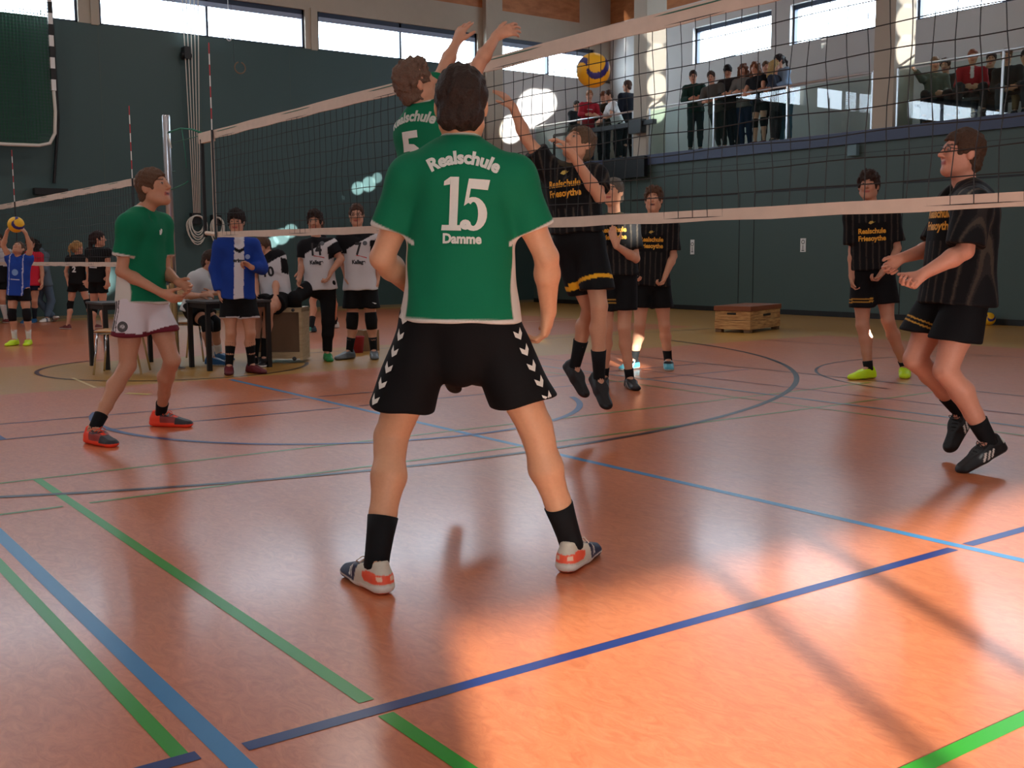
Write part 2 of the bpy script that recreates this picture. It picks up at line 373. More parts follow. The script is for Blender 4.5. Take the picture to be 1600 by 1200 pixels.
SHOES = {}
def shoe_mesh(style, vox):
    key = (style, vox)
    if key in SHOES: return SHOES[key]
    X = np.array([1., 0, 0]); Y = np.array([0, 1., 0]); Z = np.array([0, 0, 1.])
    F = Field(vox)
    F.u(flat((-.085, 0, .022), (.03, 0, .022), .040, .044, Z, 2.0), .01)
    F.u(flat((.03, .004, .020), (.135, .002, .020), .046, .040, Z, 2.2), .01)
    F.u(flat((-.085, 0, .045), (.02, 0, .052), .036, .041, Y, 1.0), .02)
    F.u(flat((.02, 0, .056), (.135, 0, .030), .040, .034, Z, 1.25), .03)
    F.u(rc((-.082, 0, .060), (-.078, 0, .088), .033, .029), .02)
    F.u(rc((-.03, 0, .065), (.03, 0, .062), .036, .032), .03)
    F.cut((0, 0, 0.0), (0, 0, -1))
    F.cut((-.05, 0, .098), (0.25, 0, 1))
    F.sub(rc((-.055, 0, .085), (-.05, 0, .14), .030, .032), .006)
    V, Q = F.mesh()
    x, y, z = V.T; c = np.zeros_like(V)
    def put(mk, col): c[mk] = lin(col)
    sole = z < .026+0.006*np.clip(-x/.1, 0, 1)
    every = np.ones(len(V), bool)
    if style == 'indoor':       # navy toe, cream heel, orange heel patch, white midsole with orange outsole
        put(every, (206, 198, 180)); put(x > .015-.35*(z-.05), (24, 34, 66))
        ch = (np.abs(y) > .024) & (x > .035) & (x < .085)
        for off in (0, .022): put(ch & (np.abs((x-.045-off)+np.abs(z-.052)*0.7-.012) < .0055) & (z > .032) & (z < .072), (226, 224, 216))
        hp = (x < -.035+.9*(z-.045)) & (z > .040) & (z < .076-.18*np.abs(x+.07)); put(hp & (x < -.03), (240, 92, 62))
        put(hp & (np.abs(np.abs(y)-.022) < .008) & (np.abs(z-.056) < .006+.0*x), (236, 200, 170))
        put(sole & (z < .034), (222, 216, 204)); put((z < .011) & (x < .0), (236, 110, 70)); put((z < .018) & (x > .06), (34, 44, 74))
    elif style == 'orange':
        put(every, (250, 74, 46)); put((z > .034) & (np.abs(y) > .012) & (x > -.03) & (x < .085), (150, 62, 58)); put((x > .075) & (z > .026), (44, 40, 46))
        put((x > -.03) & (x < .04) & (z > .075), (60, 50, 55))
    elif style == 'lime': put(every, (200, 240, 30)); put(sole & (z < .012), (180, 210, 60))
    elif style == 'black3':     # black with three white side stripes
        put(every, (20, 20, 22)); 
        for off in (-.012, .014, .040):
            put((np.abs((x-off)+(z-.04)*0.6) < .0065) & (z > .026) & (z < .066) & (np.abs(y) > .02), (218, 210, 200))
        put((x < -.095) & (z > .06), (200, 196, 188)); put(sole & (z < .012), (60, 52, 46))
    elif style == 'blackorange': put(every, (24, 22, 24)); put(sole & (z < .014), (232, 84, 52))
    elif style == 'blackwhite': put(every, (22, 22, 24)); put(np.abs(np.abs(x-.02)-.012+(z-.05)) < .005, (210, 210, 210)); put(sole & (z < .010), (30, 30, 30))
    elif style == 'blacksole': put(every, (22, 22, 26)); put(sole, (225, 225, 225))
    elif style == 'cyan': put(every, (84, 170, 190)); put((z > .065), (30, 36, 42)); put((np.abs(x-.03+(z-.05)) < .008) & (np.abs(y) > .02), (225, 235, 235)); put(sole & (z < .018), (190, 205, 200))
    elif style == 'darkred': put(every, (98, 24, 34)); put(sole, (80, 20, 28))
    elif style == 'blue': put(every, (28, 84, 130)); put(sole & (z < .014), (220, 225, 225))
    elif style == 'grey': put(every, (84, 92, 98)); put(x > .05, (104, 112, 118)); put(sole & (z < .014), (60, 60, 62))
    elif style == 'teal': put(every, (70, 160, 140)); put(sole, (210, 215, 205)); put(x < -.03, (40, 60, 70))
    elif style == 'white': put(every, (214, 212, 206)); put((np.abs(x-.02) < .02) & (np.abs(y) > .02), (70, 80, 100)); put(sole & (z < .01), (180, 178, 170))
    elif style == 'maroon': put(every, (110, 50, 50)); put(sole, (200, 190, 180))
    elif style == 'sock': put(every, (34, 128, 70))
    elif style == 'brown': put(every, (110, 66, 40)); put(sole & (z < .014), (50, 36, 28))
    else: put(every, (28, 28, 32)); put(sole & (z < .012), (60, 60, 62))
    SHOES[key] = (V, Q, c); return SHOES[key]
def place_shoe(root, ank, phi, pitch, style, S, vox, roll=0.0, lace=None):
    """ank: ankle joint position"""
    V, Q, c = shoe_mesh(style, vox)
    fwd = Ffac(phi); p = math.radians(pitch); f = fwd*math.cos(p)+UP*math.sin(p); l = np.cross(UP, fwd); u = np.cross(f, l)
    A = np.stack([f, l, u], 1)*S*1.02
    W = (V-np.array([-.045, 0, .085]))@A.T+ank
    sh = np_obj('shoe' if style != 'sock' else 'green_sock', W, Q, MSHOE, root, c)
    if lace:
        m = MB()
        def L(p): return (np.array(p)-np.array([-.045, 0, .085]))@A.T+ank
        for i in range(4):
            x = .012+i*.018; z = .098-i*.0095
            m.tube([L((x, -.020, z-.010)), L((x+.004, -.008, z-.001)), L((x+.004, .008, z-.001)), L((x, .020, z-.010))], .0026*S, 5)
        m.tube([L((.008, 0, .096)), L((.0, -.03, .104)), L((-.004, -.048, .088)), L((.008, -.036, .078)), L((.014, -.01, .094))], .0022*S, 5)
        m.tube([L((.008, 0, .096)), L((.004, .026, .106)), L((.014, .044, .092)), L((.02, .03, .08)), L((.014, .01, .094))], .0022*S, 5)
        m.build('laces', mat_flat(lace), sh, smooth=True, off=root.location)
    return sh
_FL = {}
def mat_flat(c, rough=0.75):
    if (c, rough) not in _FL: _FL[(c, rough)] = mat('fabric_%d' % len(_FL), lin(c), rough, noise=0.05, nscale=120)
    return _FL[(c, rough)]

def head_frame(yaw, pitch, roll=0):
    f0 = Ffac(yaw); p = math.radians(pitch); f = f0*math.cos(p)+UP*math.sin(p); l = _n(np.cross(UP, f0)); u = np.cross(f, l)
    if roll:
        r = math.radians(roll); l, u = l*math.cos(r)+u*math.sin(r), u*math.cos(r)-l*math.sin(r)
    return l, f, u
def head_ops(F, c, fr, S, vox):
    l, f, u = fr; L = lambda a, b, d: c+(l*a+f*b+u*d)*S
    ax = (l, f, u)
    F.u(ell(L(0, -.010, .028), ax, np.array([.076, .094, .088])*S), .01)
    F.u(ell(L(0, .022, -.040), ax, np.array([.062, .068, .078])*S), .03)
    F.u(rc(L(0, .066, -.098), L(0, .060, -.095), .021*S, .021*S), .03)
    for s in (-1, 1): F.u(rc(L(.052*s, .0, -.062), L(.016*s, .062, -.096), .020*S, .018*S), .03)
    F.u(rc(L(.028, .078, .022), L(-.028, .078, .022), .014*S, .014*S), .02)
    F.u(rc(L(0, .090, .012), L(0, .112, -.024), .009*S, .0125*S), .010)
    for s in (-1, 1):
        F.u(rc(L(.010*s, .098, -.028), L(.006*s, .098, -.028), .008*S, .008*S), .006)
        F.u(rc(L(.036*s, .072, -.024), L(.032*s, .074, -.03), .018*S, .016*S), .02)
        F.sub(rc(L(.031*s, .100, .006), L(.033*s, .099, .006), .012*S, .012*S), .012)
        if vox < .013:
            F.u(ell(L(.031*s, .080, .006), ax, np.array([.0145, .0125, .011])*S), .004)
        F.u(ell(L(.078*s, -.010, -.008), (_n(l+f*.25*s), _n(f-l*.3*s), u), np.array([max(.009, vox*.8), .020, .032])*S), .006)
    F.u(rc(L(.016, .084, -.056), L(-.016, .084, -.056), .0085*S, .0085*S), .008)
    F.u(rc(L(.012, .081, -.066), L(-.012, .081, -.066), .0085*S, .0085*S), .008)
def head_cols(V, c, fr, S, cols, skin, brow=(84, 62, 46), mouth=True, open_=False):
    l, f, u = fr; q = (V-c)/S; x = q@l; y = q@f; z = q@u
    on = (y > .045) & (np.abs(z) < .13) & (np.abs(x) < .07)
    m = on & (np.abs(z+.0605) < (.0085 if not open_ else .012)) & (np.abs(x) < .024-.0*x) & (y > .07); cols[m] = lin((166, 84, 76))
    if open_: cols[on & (np.abs(z+.061) < .006) & (np.abs(x) < .016)] = lin((60, 24, 24))
    for s in (-1, 1):
        cols[on & (np.abs(z-.027-.006*np.abs(x-.03*s)/.02) < .0042) & (np.abs(x-.032*s) < .019)] = lin(brow)
        e = on & (((x-.031*s)/.0140)**2+((z-.006)/.0062)**2 < 1); cols[e] = lin((176, 160, 150))
        cols[on & (((x-.031*s)/.0078)**2+((z-.006)/.0066)**2 < 1)] = lin((54, 44, 40))
def hair_field(c, fr, S, vox, style, seed=0):
    l, f, u = fr; L = lambda a, b, d: c+(l*a+f*b+u*d)*S; ax = (l, f, u)
    F = Field(vox); t = .010 if style == 'crop' else .016
    F.u(ell(L(0, -.012, .030), ax, np.array([.077+t, .096+t, .089+t*1.2])*S), .01)
    if style in ('quiff', 'mop', 'swept'):
        F.u(ell(L(0, .035, .098), ax, np.array([.066, .062, .034])*S), .02)
    if style == 'mop': F.u(rc(L(.045, .078, .06), L(-.045, .078, .06), .022*S, .022*S), .02)
    if style == 'swept': F.u(rc(L(.05, .06, .075), L(-.04, .085, .055), .022*S, .018*S), .02)
    # free the face, the ears and the nape
    F.sub(ell(L(0, .118, -.030), ax, np.array([.095, .098, .092 if style != 'mop' else .072])*S), .012)
    F.cut(L(0, .02, -.030), -u*0.9+f*0.55 if style in ('crop', 'quiff', 'swept') else -u*0.9+f*.35)
    F.u(rc(L(.03, -.055, -.05), L(-.03, -.055, -.05), .042*S, .042*S), .03)
    F.cut(L(0, -.05, -.092), -u)
    for s in (-1, 1): F.sub(rc(L(.100*s, -.008, -.020), L(.086*s, .014, -.03), .026*S, .026*S), .006)
    if style in ('long', 'curly'):
        n = 6
        for i in range(n):
            a = -1.9+3.8*i/(n-1); x = math.sin(a)*.078; y = -.018-math.cos(a)*.078
            F.u(rc(L(x, y, .03), L(x*1.25, y*1.12+.005, -.16 if style == 'curly' else -.24), .034*S, (.045 if style == 'curly' else .022)*S), .03)
    if style == 'ponytail':
        F.u(rc(L(0, -.10, .055), L(0, -.135, .045), .022*S, .026*S), .01)
        F.u(rc(L(0, -.135, .045), L(.01, -.165, -.06), .028*S, .024*S), .02); F.u(rc(L(.01, -.165, -.06), L(.02, -.15, -.17), .024*S, .008*S), .02)
    if style == 'longtail':
        F.u(rc(L(0, -.10, .04), L(0, -.13, .02), .024*S, .028*S), .01)
        F.u(rc(L(0, -.13, .02), L(.0, -.13, -.20), .032*S, .030*S), .02); F.u(rc(L(.0, -.13, -.20), L(.0, -.12, -.34), .030*S, .010*S), .02)
    amp = {'crop': .0036, 'curly': .012}.get(style, .0075)
    rs = np.random.RandomState(seed+7); D = [(_n(rs.normal(size=3)*np.array([1, 1, .55]))*rs.uniform(60, 260 if style != 'curly' else 110), rs.uniform(0, 6)) for _ in range(11)]
    F.disp = lambda P: amp*sum(np.sin(P@d+p) for d, p in D)/3.0
    return F

# ------------------------------------------------------------------ flat prints on cloth
def text_mesh(txt, size, bold=0.0, sx=1.0):
    c = bpy.data.curves.new('t', 'FONT'); c.body = txt; c.size = size; c.align_x = 'CENTER'; c.offset = bold; c.resolution_u = 3
    o = bpy.data.objects.new('t', c); COL.objects.link(o); dg = bpy.context.evaluated_depsgraph_get()
    me = bpy.data.meshes.new_from_object(o.evaluated_get(dg)); bpy.data.objects.remove(o); bpy.data.curves.remove(c)
    bm = bmesh.new(); bm.from_mesh(me); bpy.data.meshes.remove(me)
    for v in bm.verts: v.co.x *= sx
    return bm
def poly_bm(polys):
    bm = bmesh.new()
    for p in polys: bm.faces.new([bm.verts.new((x, y, 0)) for x, y in p])
    return bm
def decal(bm, bvh, o, xd, yd, nd, col, parent, name, off, arc=None, maxe=0.02, reach=0.35, lift=0.0035):
    bmesh.ops.triangulate(bm, faces=bm.faces[:])
    for _ in range(4):
        es = [e for e in bm.edges if e.calc_length() > maxe]
        if not es: break
        bmesh.ops.subdivide_edges(bm, edges=es, cuts=1); bmesh.ops.triangulate(bm, faces=[f for f in bm.faces if len(f.verts) > 3])
    o, xd, yd, nd = Vector(o), Vector(xd), Vector(yd), Vector(nd)
    bad = []
    for v in bm.verts:
        x, y = v.co.x, v.co.y
        if arc: a = x/arc; x, y = math.sin(a)*(arc+y), math.cos(a)*(arc+y)-arc
        s = o+xd*x+yd*y+nd*reach; h = bvh.ray_cast(s, -nd, reach*1.6)
        if h[0] is None: bad.append(v)
        else: v.co = h[0]+nd*lift+h[1]*0.001*0
    bmesh.ops.delete(bm, geom=bad, context='VERTS')
    me = bpy.data.meshes.new(name)
    for v in bm.verts: v.co -= Vector(off)
    bm.normal_update(); bm.to_mesh(me); bm.free(); me.materials.append(mat_flat(col, 0.6))
    ob = bpy.data.objects.new(name, me); COL.objects.link(ob); ob.parent = parent
    return ob

DEBUG = False
def person(label, D, H, phi, pel, neck, head, hf=None, hroll=0, sphi=None, aL='hang', aR='hang', lL=None, lR=None, shL=None, shR=None,
           base=0.0, vox=0.012, skin=(196, 146, 116), w=1.0, top=None, bottom=None, hair=('crop', (78, 56, 42)), socks=None, pads=None,
           shoes='black', curlL=.45, curlR=.45, spread=.06, handL=None, handR=None, group=None, mouth_open=False, glasses=False, prints=(), seed=1, lace=None,
           hemfn=None, name='person', pnL=None, pnR=None, tcurl=None, loose=0.0):
    S = H/1.78; hf = hf or (phi, 0); sphi = phi if sphi is None else sphi
    P0 = PD(pel[0], pel[1], D); C7 = PD(neck[0], neck[1], D+(neck[2] if len(neck) > 2 else 0))
    F = Ffac(phi); Lt = np.cross(UP, F); Fs = Ffac(sphi); Ls = np.cross(UP, Fs)
    up = _n(C7-P0); Fo = _n(F-up*(F@up)); Lo = _n(np.cross(up, Fo)); Fso = _n(Fs-up*(Fs@up)); Lso = _n(np.cross(up, Fso))
    TL = np.linalg.norm(C7-P0)
    hip = {1: P0+Lo*.088*S*w, -1: P0-Lo*.088*S*w}
    hdD = D+(neck[2] if len(neck) > 2 else 0)+(head[2] if len(head) > 2 else 0); HC = PD(head[0], head[1], hdD)
    sh = {}
    for s, ov in ((1, shL), (-1, shR)):
        sh[s] = C7-up*.070*S+Lso*s*.172*S*w+Fso*.005
        if ov: sh[s] = PD(ov[0], ov[1], sh[s]@FH+(ov[2] if len(ov) > 2 else 0))
    A = {}
    for s, a in ((1, aL), (-1, aR)):
        if a == 'hang': el = sh[s]+(-UP*.30+Lso*s*.035-Fso*.01)*S; wr = el+(-UP*.235+Fso*.06)*S; hd = wr+(-UP*.09+Fso*.02)*S
        elif a == 'rail': el = sh[s]+(-UP*.24+Lso*s*.07+Fso*.12)*S; wr = el+(-UP*.02+Fso*.20-Lso*s*.10)*S; hd = wr+(Fso*.06-Lso*s*.07)*S
        elif a == 'fold': el = sh[s]+(-UP*.27+Lso*s*.05+Fso*.08)*S; wr = el+(UP*.04+Fso*.14-Lso*s*.18)*S; hd = wr+(-Lso*s*.09)*S
        elif a == 'lap': el = sh[s]+(-UP*.25+Lso*s*.05+Fso*.10)*S; wr = el+(-UP*.06+Fso*.20-Lso*s*.08)*S; hd = wr+(Fso*.05-Lso*s*.07)*S
        else:
            De = sh[s]@FH+a[2]; el = PD(a[0], a[1], De); wr = PD(a[3], a[4], De+a[5])
            hd = PD(a[6], a[7], De+a[5]+a[8]) if len(a) > 6 else wr+_n(wr-el)*.09*S
        A[s] = (el, wr, hd)
    G = {}
    for s, l in ((1, lL), (-1, lR)):
        toe, tp = phi, 0
        if l is None:
            an = hip[s]+0; an[2] = base+.085*S; an = an+Lo*s*.02; kn = (hip[s]*.47+an*.53)+F*.03*S
        elif l[0] == 'sit':      # thigh forward, shank down; l = ('sit', dirphi, drop)
            f2 = Ffac(l[1]); kn = hip[s]+(f2*.43+UP*.02)*S; an = kn-UP*(.40*S)+f2*l[2]; toe = l[1]; an[2] = max(an[2], base+.085*S)
        else:
            kx, ky, kdd, axx, ay, add = l[:6]; Dk = hip[s]@FH+kdd
            kn = PD(kx, ky, Dk) if kx is not None else None
            Da = (hip[s]@FH)+add
            an = ground(axx, Da, base+.085*S) if ay is None else PD(axx, ay, Da)
            if kn is None: kn = hip[s]*.47+an*.53+F*.03*S
            if len(l) > 6: toe = l[6]
            if len(l) > 7: tp = l[7]
        G[s] = (kn, an, toe, tp)
    if DEBUG:
        q = lambda a, b: round(float(np.linalg.norm(a-b)/S), 2)
        print('%-50s torso %.2f(.53) arm %s(.31,.26) leg %s(.43,.41) head %.2f(.22)' % (label[:50], TL/S, [(q(sh[s], A[s][0]), q(A[s][0], A[s][1])) for s in (1, -1)], [(q(hip[s], G[s][0]), q(G[s][0], G[s][1])) for s in (1, -1)], q(C7, HC)))
    root = empty(name, (float(P0[0]), float(P0[1]), base if base > 0 else 0.0), label, 'person', group)
    # ---------------- body
    B = Field(vox); mn = vox*.9
    B.u(flat(hip[1], hip[-1], .086*S*w, .086*S*w, Fo, 1.05), .04)
    B.u(flat(P0+up*.04, P0+up*TL*.42, .125*S*w, .118*S*w, Fo, 1.4), .05)
    B.u(flat(P0+up*TL*.42, C7-up*.17*S, .122*S*w, .140*S*w, Fso, 1.42), .05)
    for s in (1, -1):
        B.u(flat(C7-up*.13*S+Lso*s*.05*S, sh[s], .085*S, .058*S*w, Fso, 1.25), .05); B.u(rc(C7-up*.015*S, sh[s], .045*S, .048*S), .04)
    B.u(rc(C7-up*.03*S+Fso*.012*S, HC-head_frame(*hf)[2]*.045*S-head_frame(*hf)[1]*.012*S, .056*S*w, .052*S*w), .02)
    for s in (1, -1):
        el, wr, hd = A[s]; B.u(rc(sh[s], sh[s]*.45+el*.55, .050*S*w, .044*S*w), .03); B.u(rc(sh[s]*.45+el*.55, el, .044*S*w, .038*S*w), .02)
        m = el*.7+wr*.3; B.u(rc(el, m, .038*S*w, .040*S*w), .015); B.u(rc(m, wr, .040*S*w, .0255*S*max(w, .9)), .02)
        kn, an, toe, tp = G[s]; fw = Ffac(toe)
        B.u(rc(hip[s], hip[s]*.4+kn*.6, .092*S*w, .070*S*w), .04); B.u(rc(hip[s]*.4+kn*.6, kn, .070*S*w, .054*S*w), .02)
        sd = _n(an-kn); bk = _n(-fw+sd*(fw@sd)); c1 = kn+(an-kn)*.10; c2 = kn+(an-kn)*.32+bk*.014*S; c3 = kn+(an-kn)*.62+bk*.004*S
        B.u(rc(kn+bk*-.008*S, c1, .054*S*w, .050*S*w), .02); B.u(rc(c1, c2, .049*S*w, .056*S*w), .02); B.u(rc(c2, c3, .056*S*w, .042*S*w), .02); B.u(rc(c3, an, .042*S*w, .033*S*w), .02)
        ff = fw*math.cos(math.radians(tp))+UP*math.sin(math.radians(tp)); fu = np.cross(ff, np.cross(UP, fw)); (B.u(rc(an, an-fu*.035*S+ff*.05*S, .034*S, .030*S), .02) if vox < .013 else None)
        pn = {1: pnL, -1: pnR}[s]
        if pn is None: pn = -Lso*s*0.8+Fso*.3-UP*.1
        elif isinstance(pn, (int, float)): pn = Ffac(pn)
        side = {1: handL, -1: handR}[s]; side = Fso*.8+UP*.4-Lso*s*.3 if side is None else (Ffac(side) if isinstance(side, (int, float)) else np.asarray(side, float))
        hand_ops(B, wr, hd-wr, np.asarray(pn, float), side, S*.95, curl={1: curlL, -1: curlR}[s], spread=spread, vox=vox, tcurl=tcurl)
    fr = head_frame(hf[0], hf[1], hroll)
    head_ops(B, HC, fr, S, vox)
    V, Q = B.mesh(); cols = np.tile(np.array(lin(skin), np.float32), (len(V), 1))
    head_cols(V, HC, fr, S, cols, skin, brow=tuple(int(c*.8) for c in hair[1]), open_=mouth_open)
    np_obj('body', V, Q, MSKIN, root, cols)
    # ---------------- hair
    if hair[0]:
        V, Q = hair_field(HC, fr, S, max(vox*.8, .005), hair[0], seed).mesh()
        np_obj('hair', V, Q, MHAIR, root, np.tile(np.array(lin(hair[1]), np.float32), (len(V), 1)))
    # ---------------- shirt
    out = dict(root=root, P0=P0, C7=C7, up=up, Fo=Fo, Lo=Lo, Fso=Fso, Lso=Lso, TL=TL, S=S, sh=sh, A=A, G=G, hip=hip, HC=HC, fr=fr)
    if top:
        t = top.get('t', .018)+loose; T = Field(vox); hem = top.get('hem', .06)*S; sl = top.get('sleeve', .62); hb = top.get('w', 1.0)*w
        lowr = (.197*hb)*S+t*.6
        hin = flat(P0-up*(hem+.1*S), P0-up*(hem-.03), lowr-.012, lowr-.012, Fo, 1.45) if False else None
        T.u(clip(flat(P0-up*(hem+.12*S), P0+up*TL*.40, lowr, .140*S*hb+t*.7, Fo, 1.26), P0-up*hem, -up, hin), .05)
        T.u(flat(P0+up*TL*.38, C7-up*.16*S, .134*S*hb+t*.7, .144*S*w+t, Fso, 1.30), .06)
        for s in (1, -1):
            T.u(flat(C7-up*.13*S+Lso*s*.05*S, sh[s], .090*S+t, .056*S*w+t*.7, Fso, 1.25), .05); T.u(rc(C7-up*.050*S, sh[s]-up*.004*S, .058*S+t*.4, .052*S+t*.6), .05)
        if top.get('collar'): T.u(rc(C7-up*.005*S-Fso*.01, C7+up*.025*S+Fso*.005, .058*S, .060*S), .012)
        if top.get('hood'): T.u(flat(C7-up*.05*S-Fso*.06*S, C7+up*.03*S-Fso*.05*S, .10*S, .095*S, Fso, 1.5), .03)
        for s in (1, -1):
            el, wr, hd = A[s]; st = sh[s]
            if sl <= 1:
                e = st+(el-st)*sl; dn = _n(el-st); inn = rc(e-dn*.02, e+dn*.1, .050*S*w+t*.7, .050*S*w+t*.7) if False else None
                T.u(clip(rc(st, e+dn*.05*S, .055*S*w+t*.7, .053*S*w+t*.85), e, dn*.9-_n(Lso*s)*.12, inn), .035)
            else:
                T.u(rc(st, el, .056*S*w+t*.8, .046*S*w+t*.8), .03); T.u(clip(rc(el, wr, .046*S*w+t*.8, .034*S*w+t*.6), wr-_n(wr-el)*.01, wr-el), .02)
        if top.get('vneck', True): T.sub(rc(C7+Fso*.118*S-up*.035*S, C7+Fso*.14*S+up*.06*S, .036*S, .07*S), .012)
        T.disp = folds(top.get('fold', .006), seed, up)
        V, Q = T.mesh(); q = V-P0
        fr2 = dict(a=q@Lso/S, b=q@Fso/S, h=q@up, TL=TL, hem=hem, S=S, V=V, C7=C7, up=up, sl=sl)
        for s in (1, -1):
            ax_ = A[s][0]-sh[s]; fr2['t%d' % s] = ((V-sh[s])@ax_)/(ax_@ax_); dd = V-sh[s]-np.clip(fr2['t%d' % s], 0, 1.2)[:, None]*ax_; fr2['d%d' % s] = np.sqrt((dd**2).sum(1))/S
        cols = top['fn'](fr2)
        so_ = np_obj(top.get('name', 'shirt'), V, Q, MCLOTH, root, cols)
        bvh = None
        for p in prints:
            if p.get('on', 'shirt') != 'shirt': continue
            if bvh is None: bvh = BVHTree.FromPolygons([tuple(v) for v in V], [tuple(int(i) for i in f) for f in Q])
            sg = -1 if p.get('back') else 1
            nd = Fso*sg+Lso*math.sin(math.radians(p.get('turn', 0))); nd = _n(nd-up*(nd@up)); xd = np.cross(up, nd)
            o = P0+up*p['h']*S+xd*p.get('x', 0)*S
            bm = text_mesh(p['t'], p['size']*S, p.get('bold', 0)*S, p.get('sx', 1)) if 't' in p else poly_bm([[(x*S, y*S) for x, y in pl] for pl in p['poly']])
            decal(bm, bvh, o, xd, up, nd, p['col'], so_, p.get('name', 'shirt_lettering'), root.location, arc=(p['arc']*S if p.get('arc') else None), maxe=max(.012, vox*1.6))
        out['shirt'] = so_
    # ---------------- shorts / trousers
    if bottom:
        K = Field(vox); ln = bottom.get('len', .62); lo_ = bottom.get('loose', .016)
        rise = bottom.get('rise', .10)
        wp = P0+up*rise*S
        if bottom.get('crotch'): K.u(flat(P0-up*.02*S, P0-up*bottom['crotch']*S, .12*S, .10*S, Fo, 1.1), .03)
        K.u(clip(flat(hip[1], hip[-1], .084*S*w+lo_*.3, .084*S*w+lo_*.3, Fo, .95), wp, up), .02); K.u(clip(flat(P0, P0+up*(rise+.04)*S, .150*S*w+lo_*.3, .142*S*w+lo_*.2, Fo, 1.32), wp, up), .04)
        for s in (1, -1):
            kn, an, toe, tp = G[s]
            if ln <= 1.05:
                e = hip[s]+(kn-hip[s])*ln; dn = _n(kn-hip[s]); fl_ = bottom.get('flare', .012)
                re = (.094-.024*ln)*S*w+lo_+fl_; nn = dn*.45-UP*.55 if dn[2] < -.75 else dn
                K.u(clip(rc(hip[s]+dn*.03, e+dn*.05, .084*S*w+lo_*.4, re), e, nn), .035)
            else:
                fw = Ffac(toe); e = kn+(an-kn)*min(ln-1, 1)*.97; K.u(rc(hip[s], kn, .092*S*w+lo_*.5, .067*S*w+lo_*.6), .035); K.u(rc(kn, kn*.6+an*.4, .067*S*w+lo_*.6, .062*S*w+lo_*.7), .02)
                K.u(clip(rc(kn*.6+an*.4, e, .056*S*w+lo_*.7, .040*S*w+lo_*.9), e, an-kn), .02)
        K.disp = folds(bottom.get('fold', .006), seed+3, up)
        V, Q = K.mesh(); q = V-P0; fr2 = dict(a=q@Lo/S, b=q@Fo/S, h=q@up, V=V, S=S)
        for s in (1, -1):
            ax_ = G[s][0]-hip[s]; fr2['t%d' % s] = ((V-hip[s])@ax_)/(ax_@ax_); dd = V-hip[s]-fr2['t%d' % s][:, None]*ax_; fr2['d%d' % s] = np.sqrt((dd**2).sum(1))/S
        cols = bottom['fn'](fr2); ko = np_obj(bottom.get('name', 'shorts' if ln < 1.05 else 'trousers'), V, Q, MCLOTH, root, cols)
        bvh = None
        for p in prints:
            if p.get('on') != 'shorts': continue
            if bvh is None: bvh = BVHTree.FromPolygons([tuple(v) for v in V], [tuple(int(i) for i in f) for f in Q])
            s = p['leg']; dn = _n(G[s][0]-hip[s]); nd = Lo*s*math.cos(math.radians(p['ang']))+Fo*math.sin(math.radians(p['ang'])); nd = _n(nd-dn*(nd@dn)); xd = np.cross(-dn, nd)
            o = hip[s]+dn*p['d']*S+xd*p.get('x', 0)*S
            bm = text_mesh(p['t'], p['size']*S, p.get('bold', 0)*S, p.get('sx', 1)) if 't' in p else poly_bm([[(x*S, y*S) for x, y in pl] for pl in p['poly']])
            decal(bm, bvh, o, xd, -dn, nd, p['col'], ko, p.get('name', 'emblem'), root.location, maxe=max(.012, vox*1.6))
    # ---------------- socks, knee pads, shoes
    for s in (1, -1):
        kn, an, toe, tp = G[s]; dn = _n(kn-an); fw = Ffac(toe); bk = _n(-fw+dn*(fw@dn)); SL = np.linalg.norm(kn-an)
        if socks:
            hgt = socks[1]*S; prof = [(-.03, .034), (0, .037), (.04, .0375), (.10, .041), (.2, .050), (.3, .060), (.4, .058)]
            ff = fw*math.cos(math.radians(tp))+UP*math.sin(math.radians(tp)); fu = np.cross(ff, np.cross(UP, fw))
            pts = [an+ff*.055*S-fu*.035*S, an+ff*.03*S-fu*.03*S]; rs = [.020*S, .036*S]
            for z, r in prof[1:]:
                if z*S <= hgt: pts.append(an+dn*z*S+bk*(.012*min(1, max(0, z-.06)/.2))*S); rs.append((r+.0035)*S*w)
            pts.append(an+dn*hgt+bk*(.012*min(1, max(0, socks[1]-.06)/.2))*S); rs.append((np.interp(socks[1], [q_[0] for q_ in prof], [q_[1] for q_ in prof])+.0035)*S*w)
            sk = solid('sock', MB().tube(pts, rs, 16), lin(socks[0]), MCLOTH, root)
            for p in prints:
                if p.get('on') == 'sock' and p['leg'] == s:
                    bvh = BVHTree.FromPolygons([tuple(v.co+Vector(root.location)) for v in sk.data.vertices], [tuple(f.vertices) for f in sk.data.polygons])
                    nd = Ffac(p['face']); nd = _n(nd-dn*(nd@dn)); xd = np.cross(dn, nd)
                    decal(poly_bm([[(x*S, y*S) for x, y in pl] for pl in p['poly']]), bvh, an+dn*p['h']*S, xd, dn, nd, p['col'], sk, 'emblem', root.location, maxe=.008, reach=.12, lift=.002)
        if pads:
            up_ = _n(hip[s]-kn); solid('knee_pad', MB().tube([kn+up_*.085*S, kn+up_*.05*S, kn-Fo*0+fw*.008, kn-dn*.05*S, kn-dn*.10*S], [.066*S*w, .068*S*w, .071*S*w, .066*S*w, .061*S*w], 14), lin(pads), MCLOTH, root)
        st = shoes if isinstance(shoes, str) else shoes[0 if s == 1 else 1]
        if st: place_shoe(root, an, toe, tp, st, S, .005 if vox < .009 else .009, lace=lace)
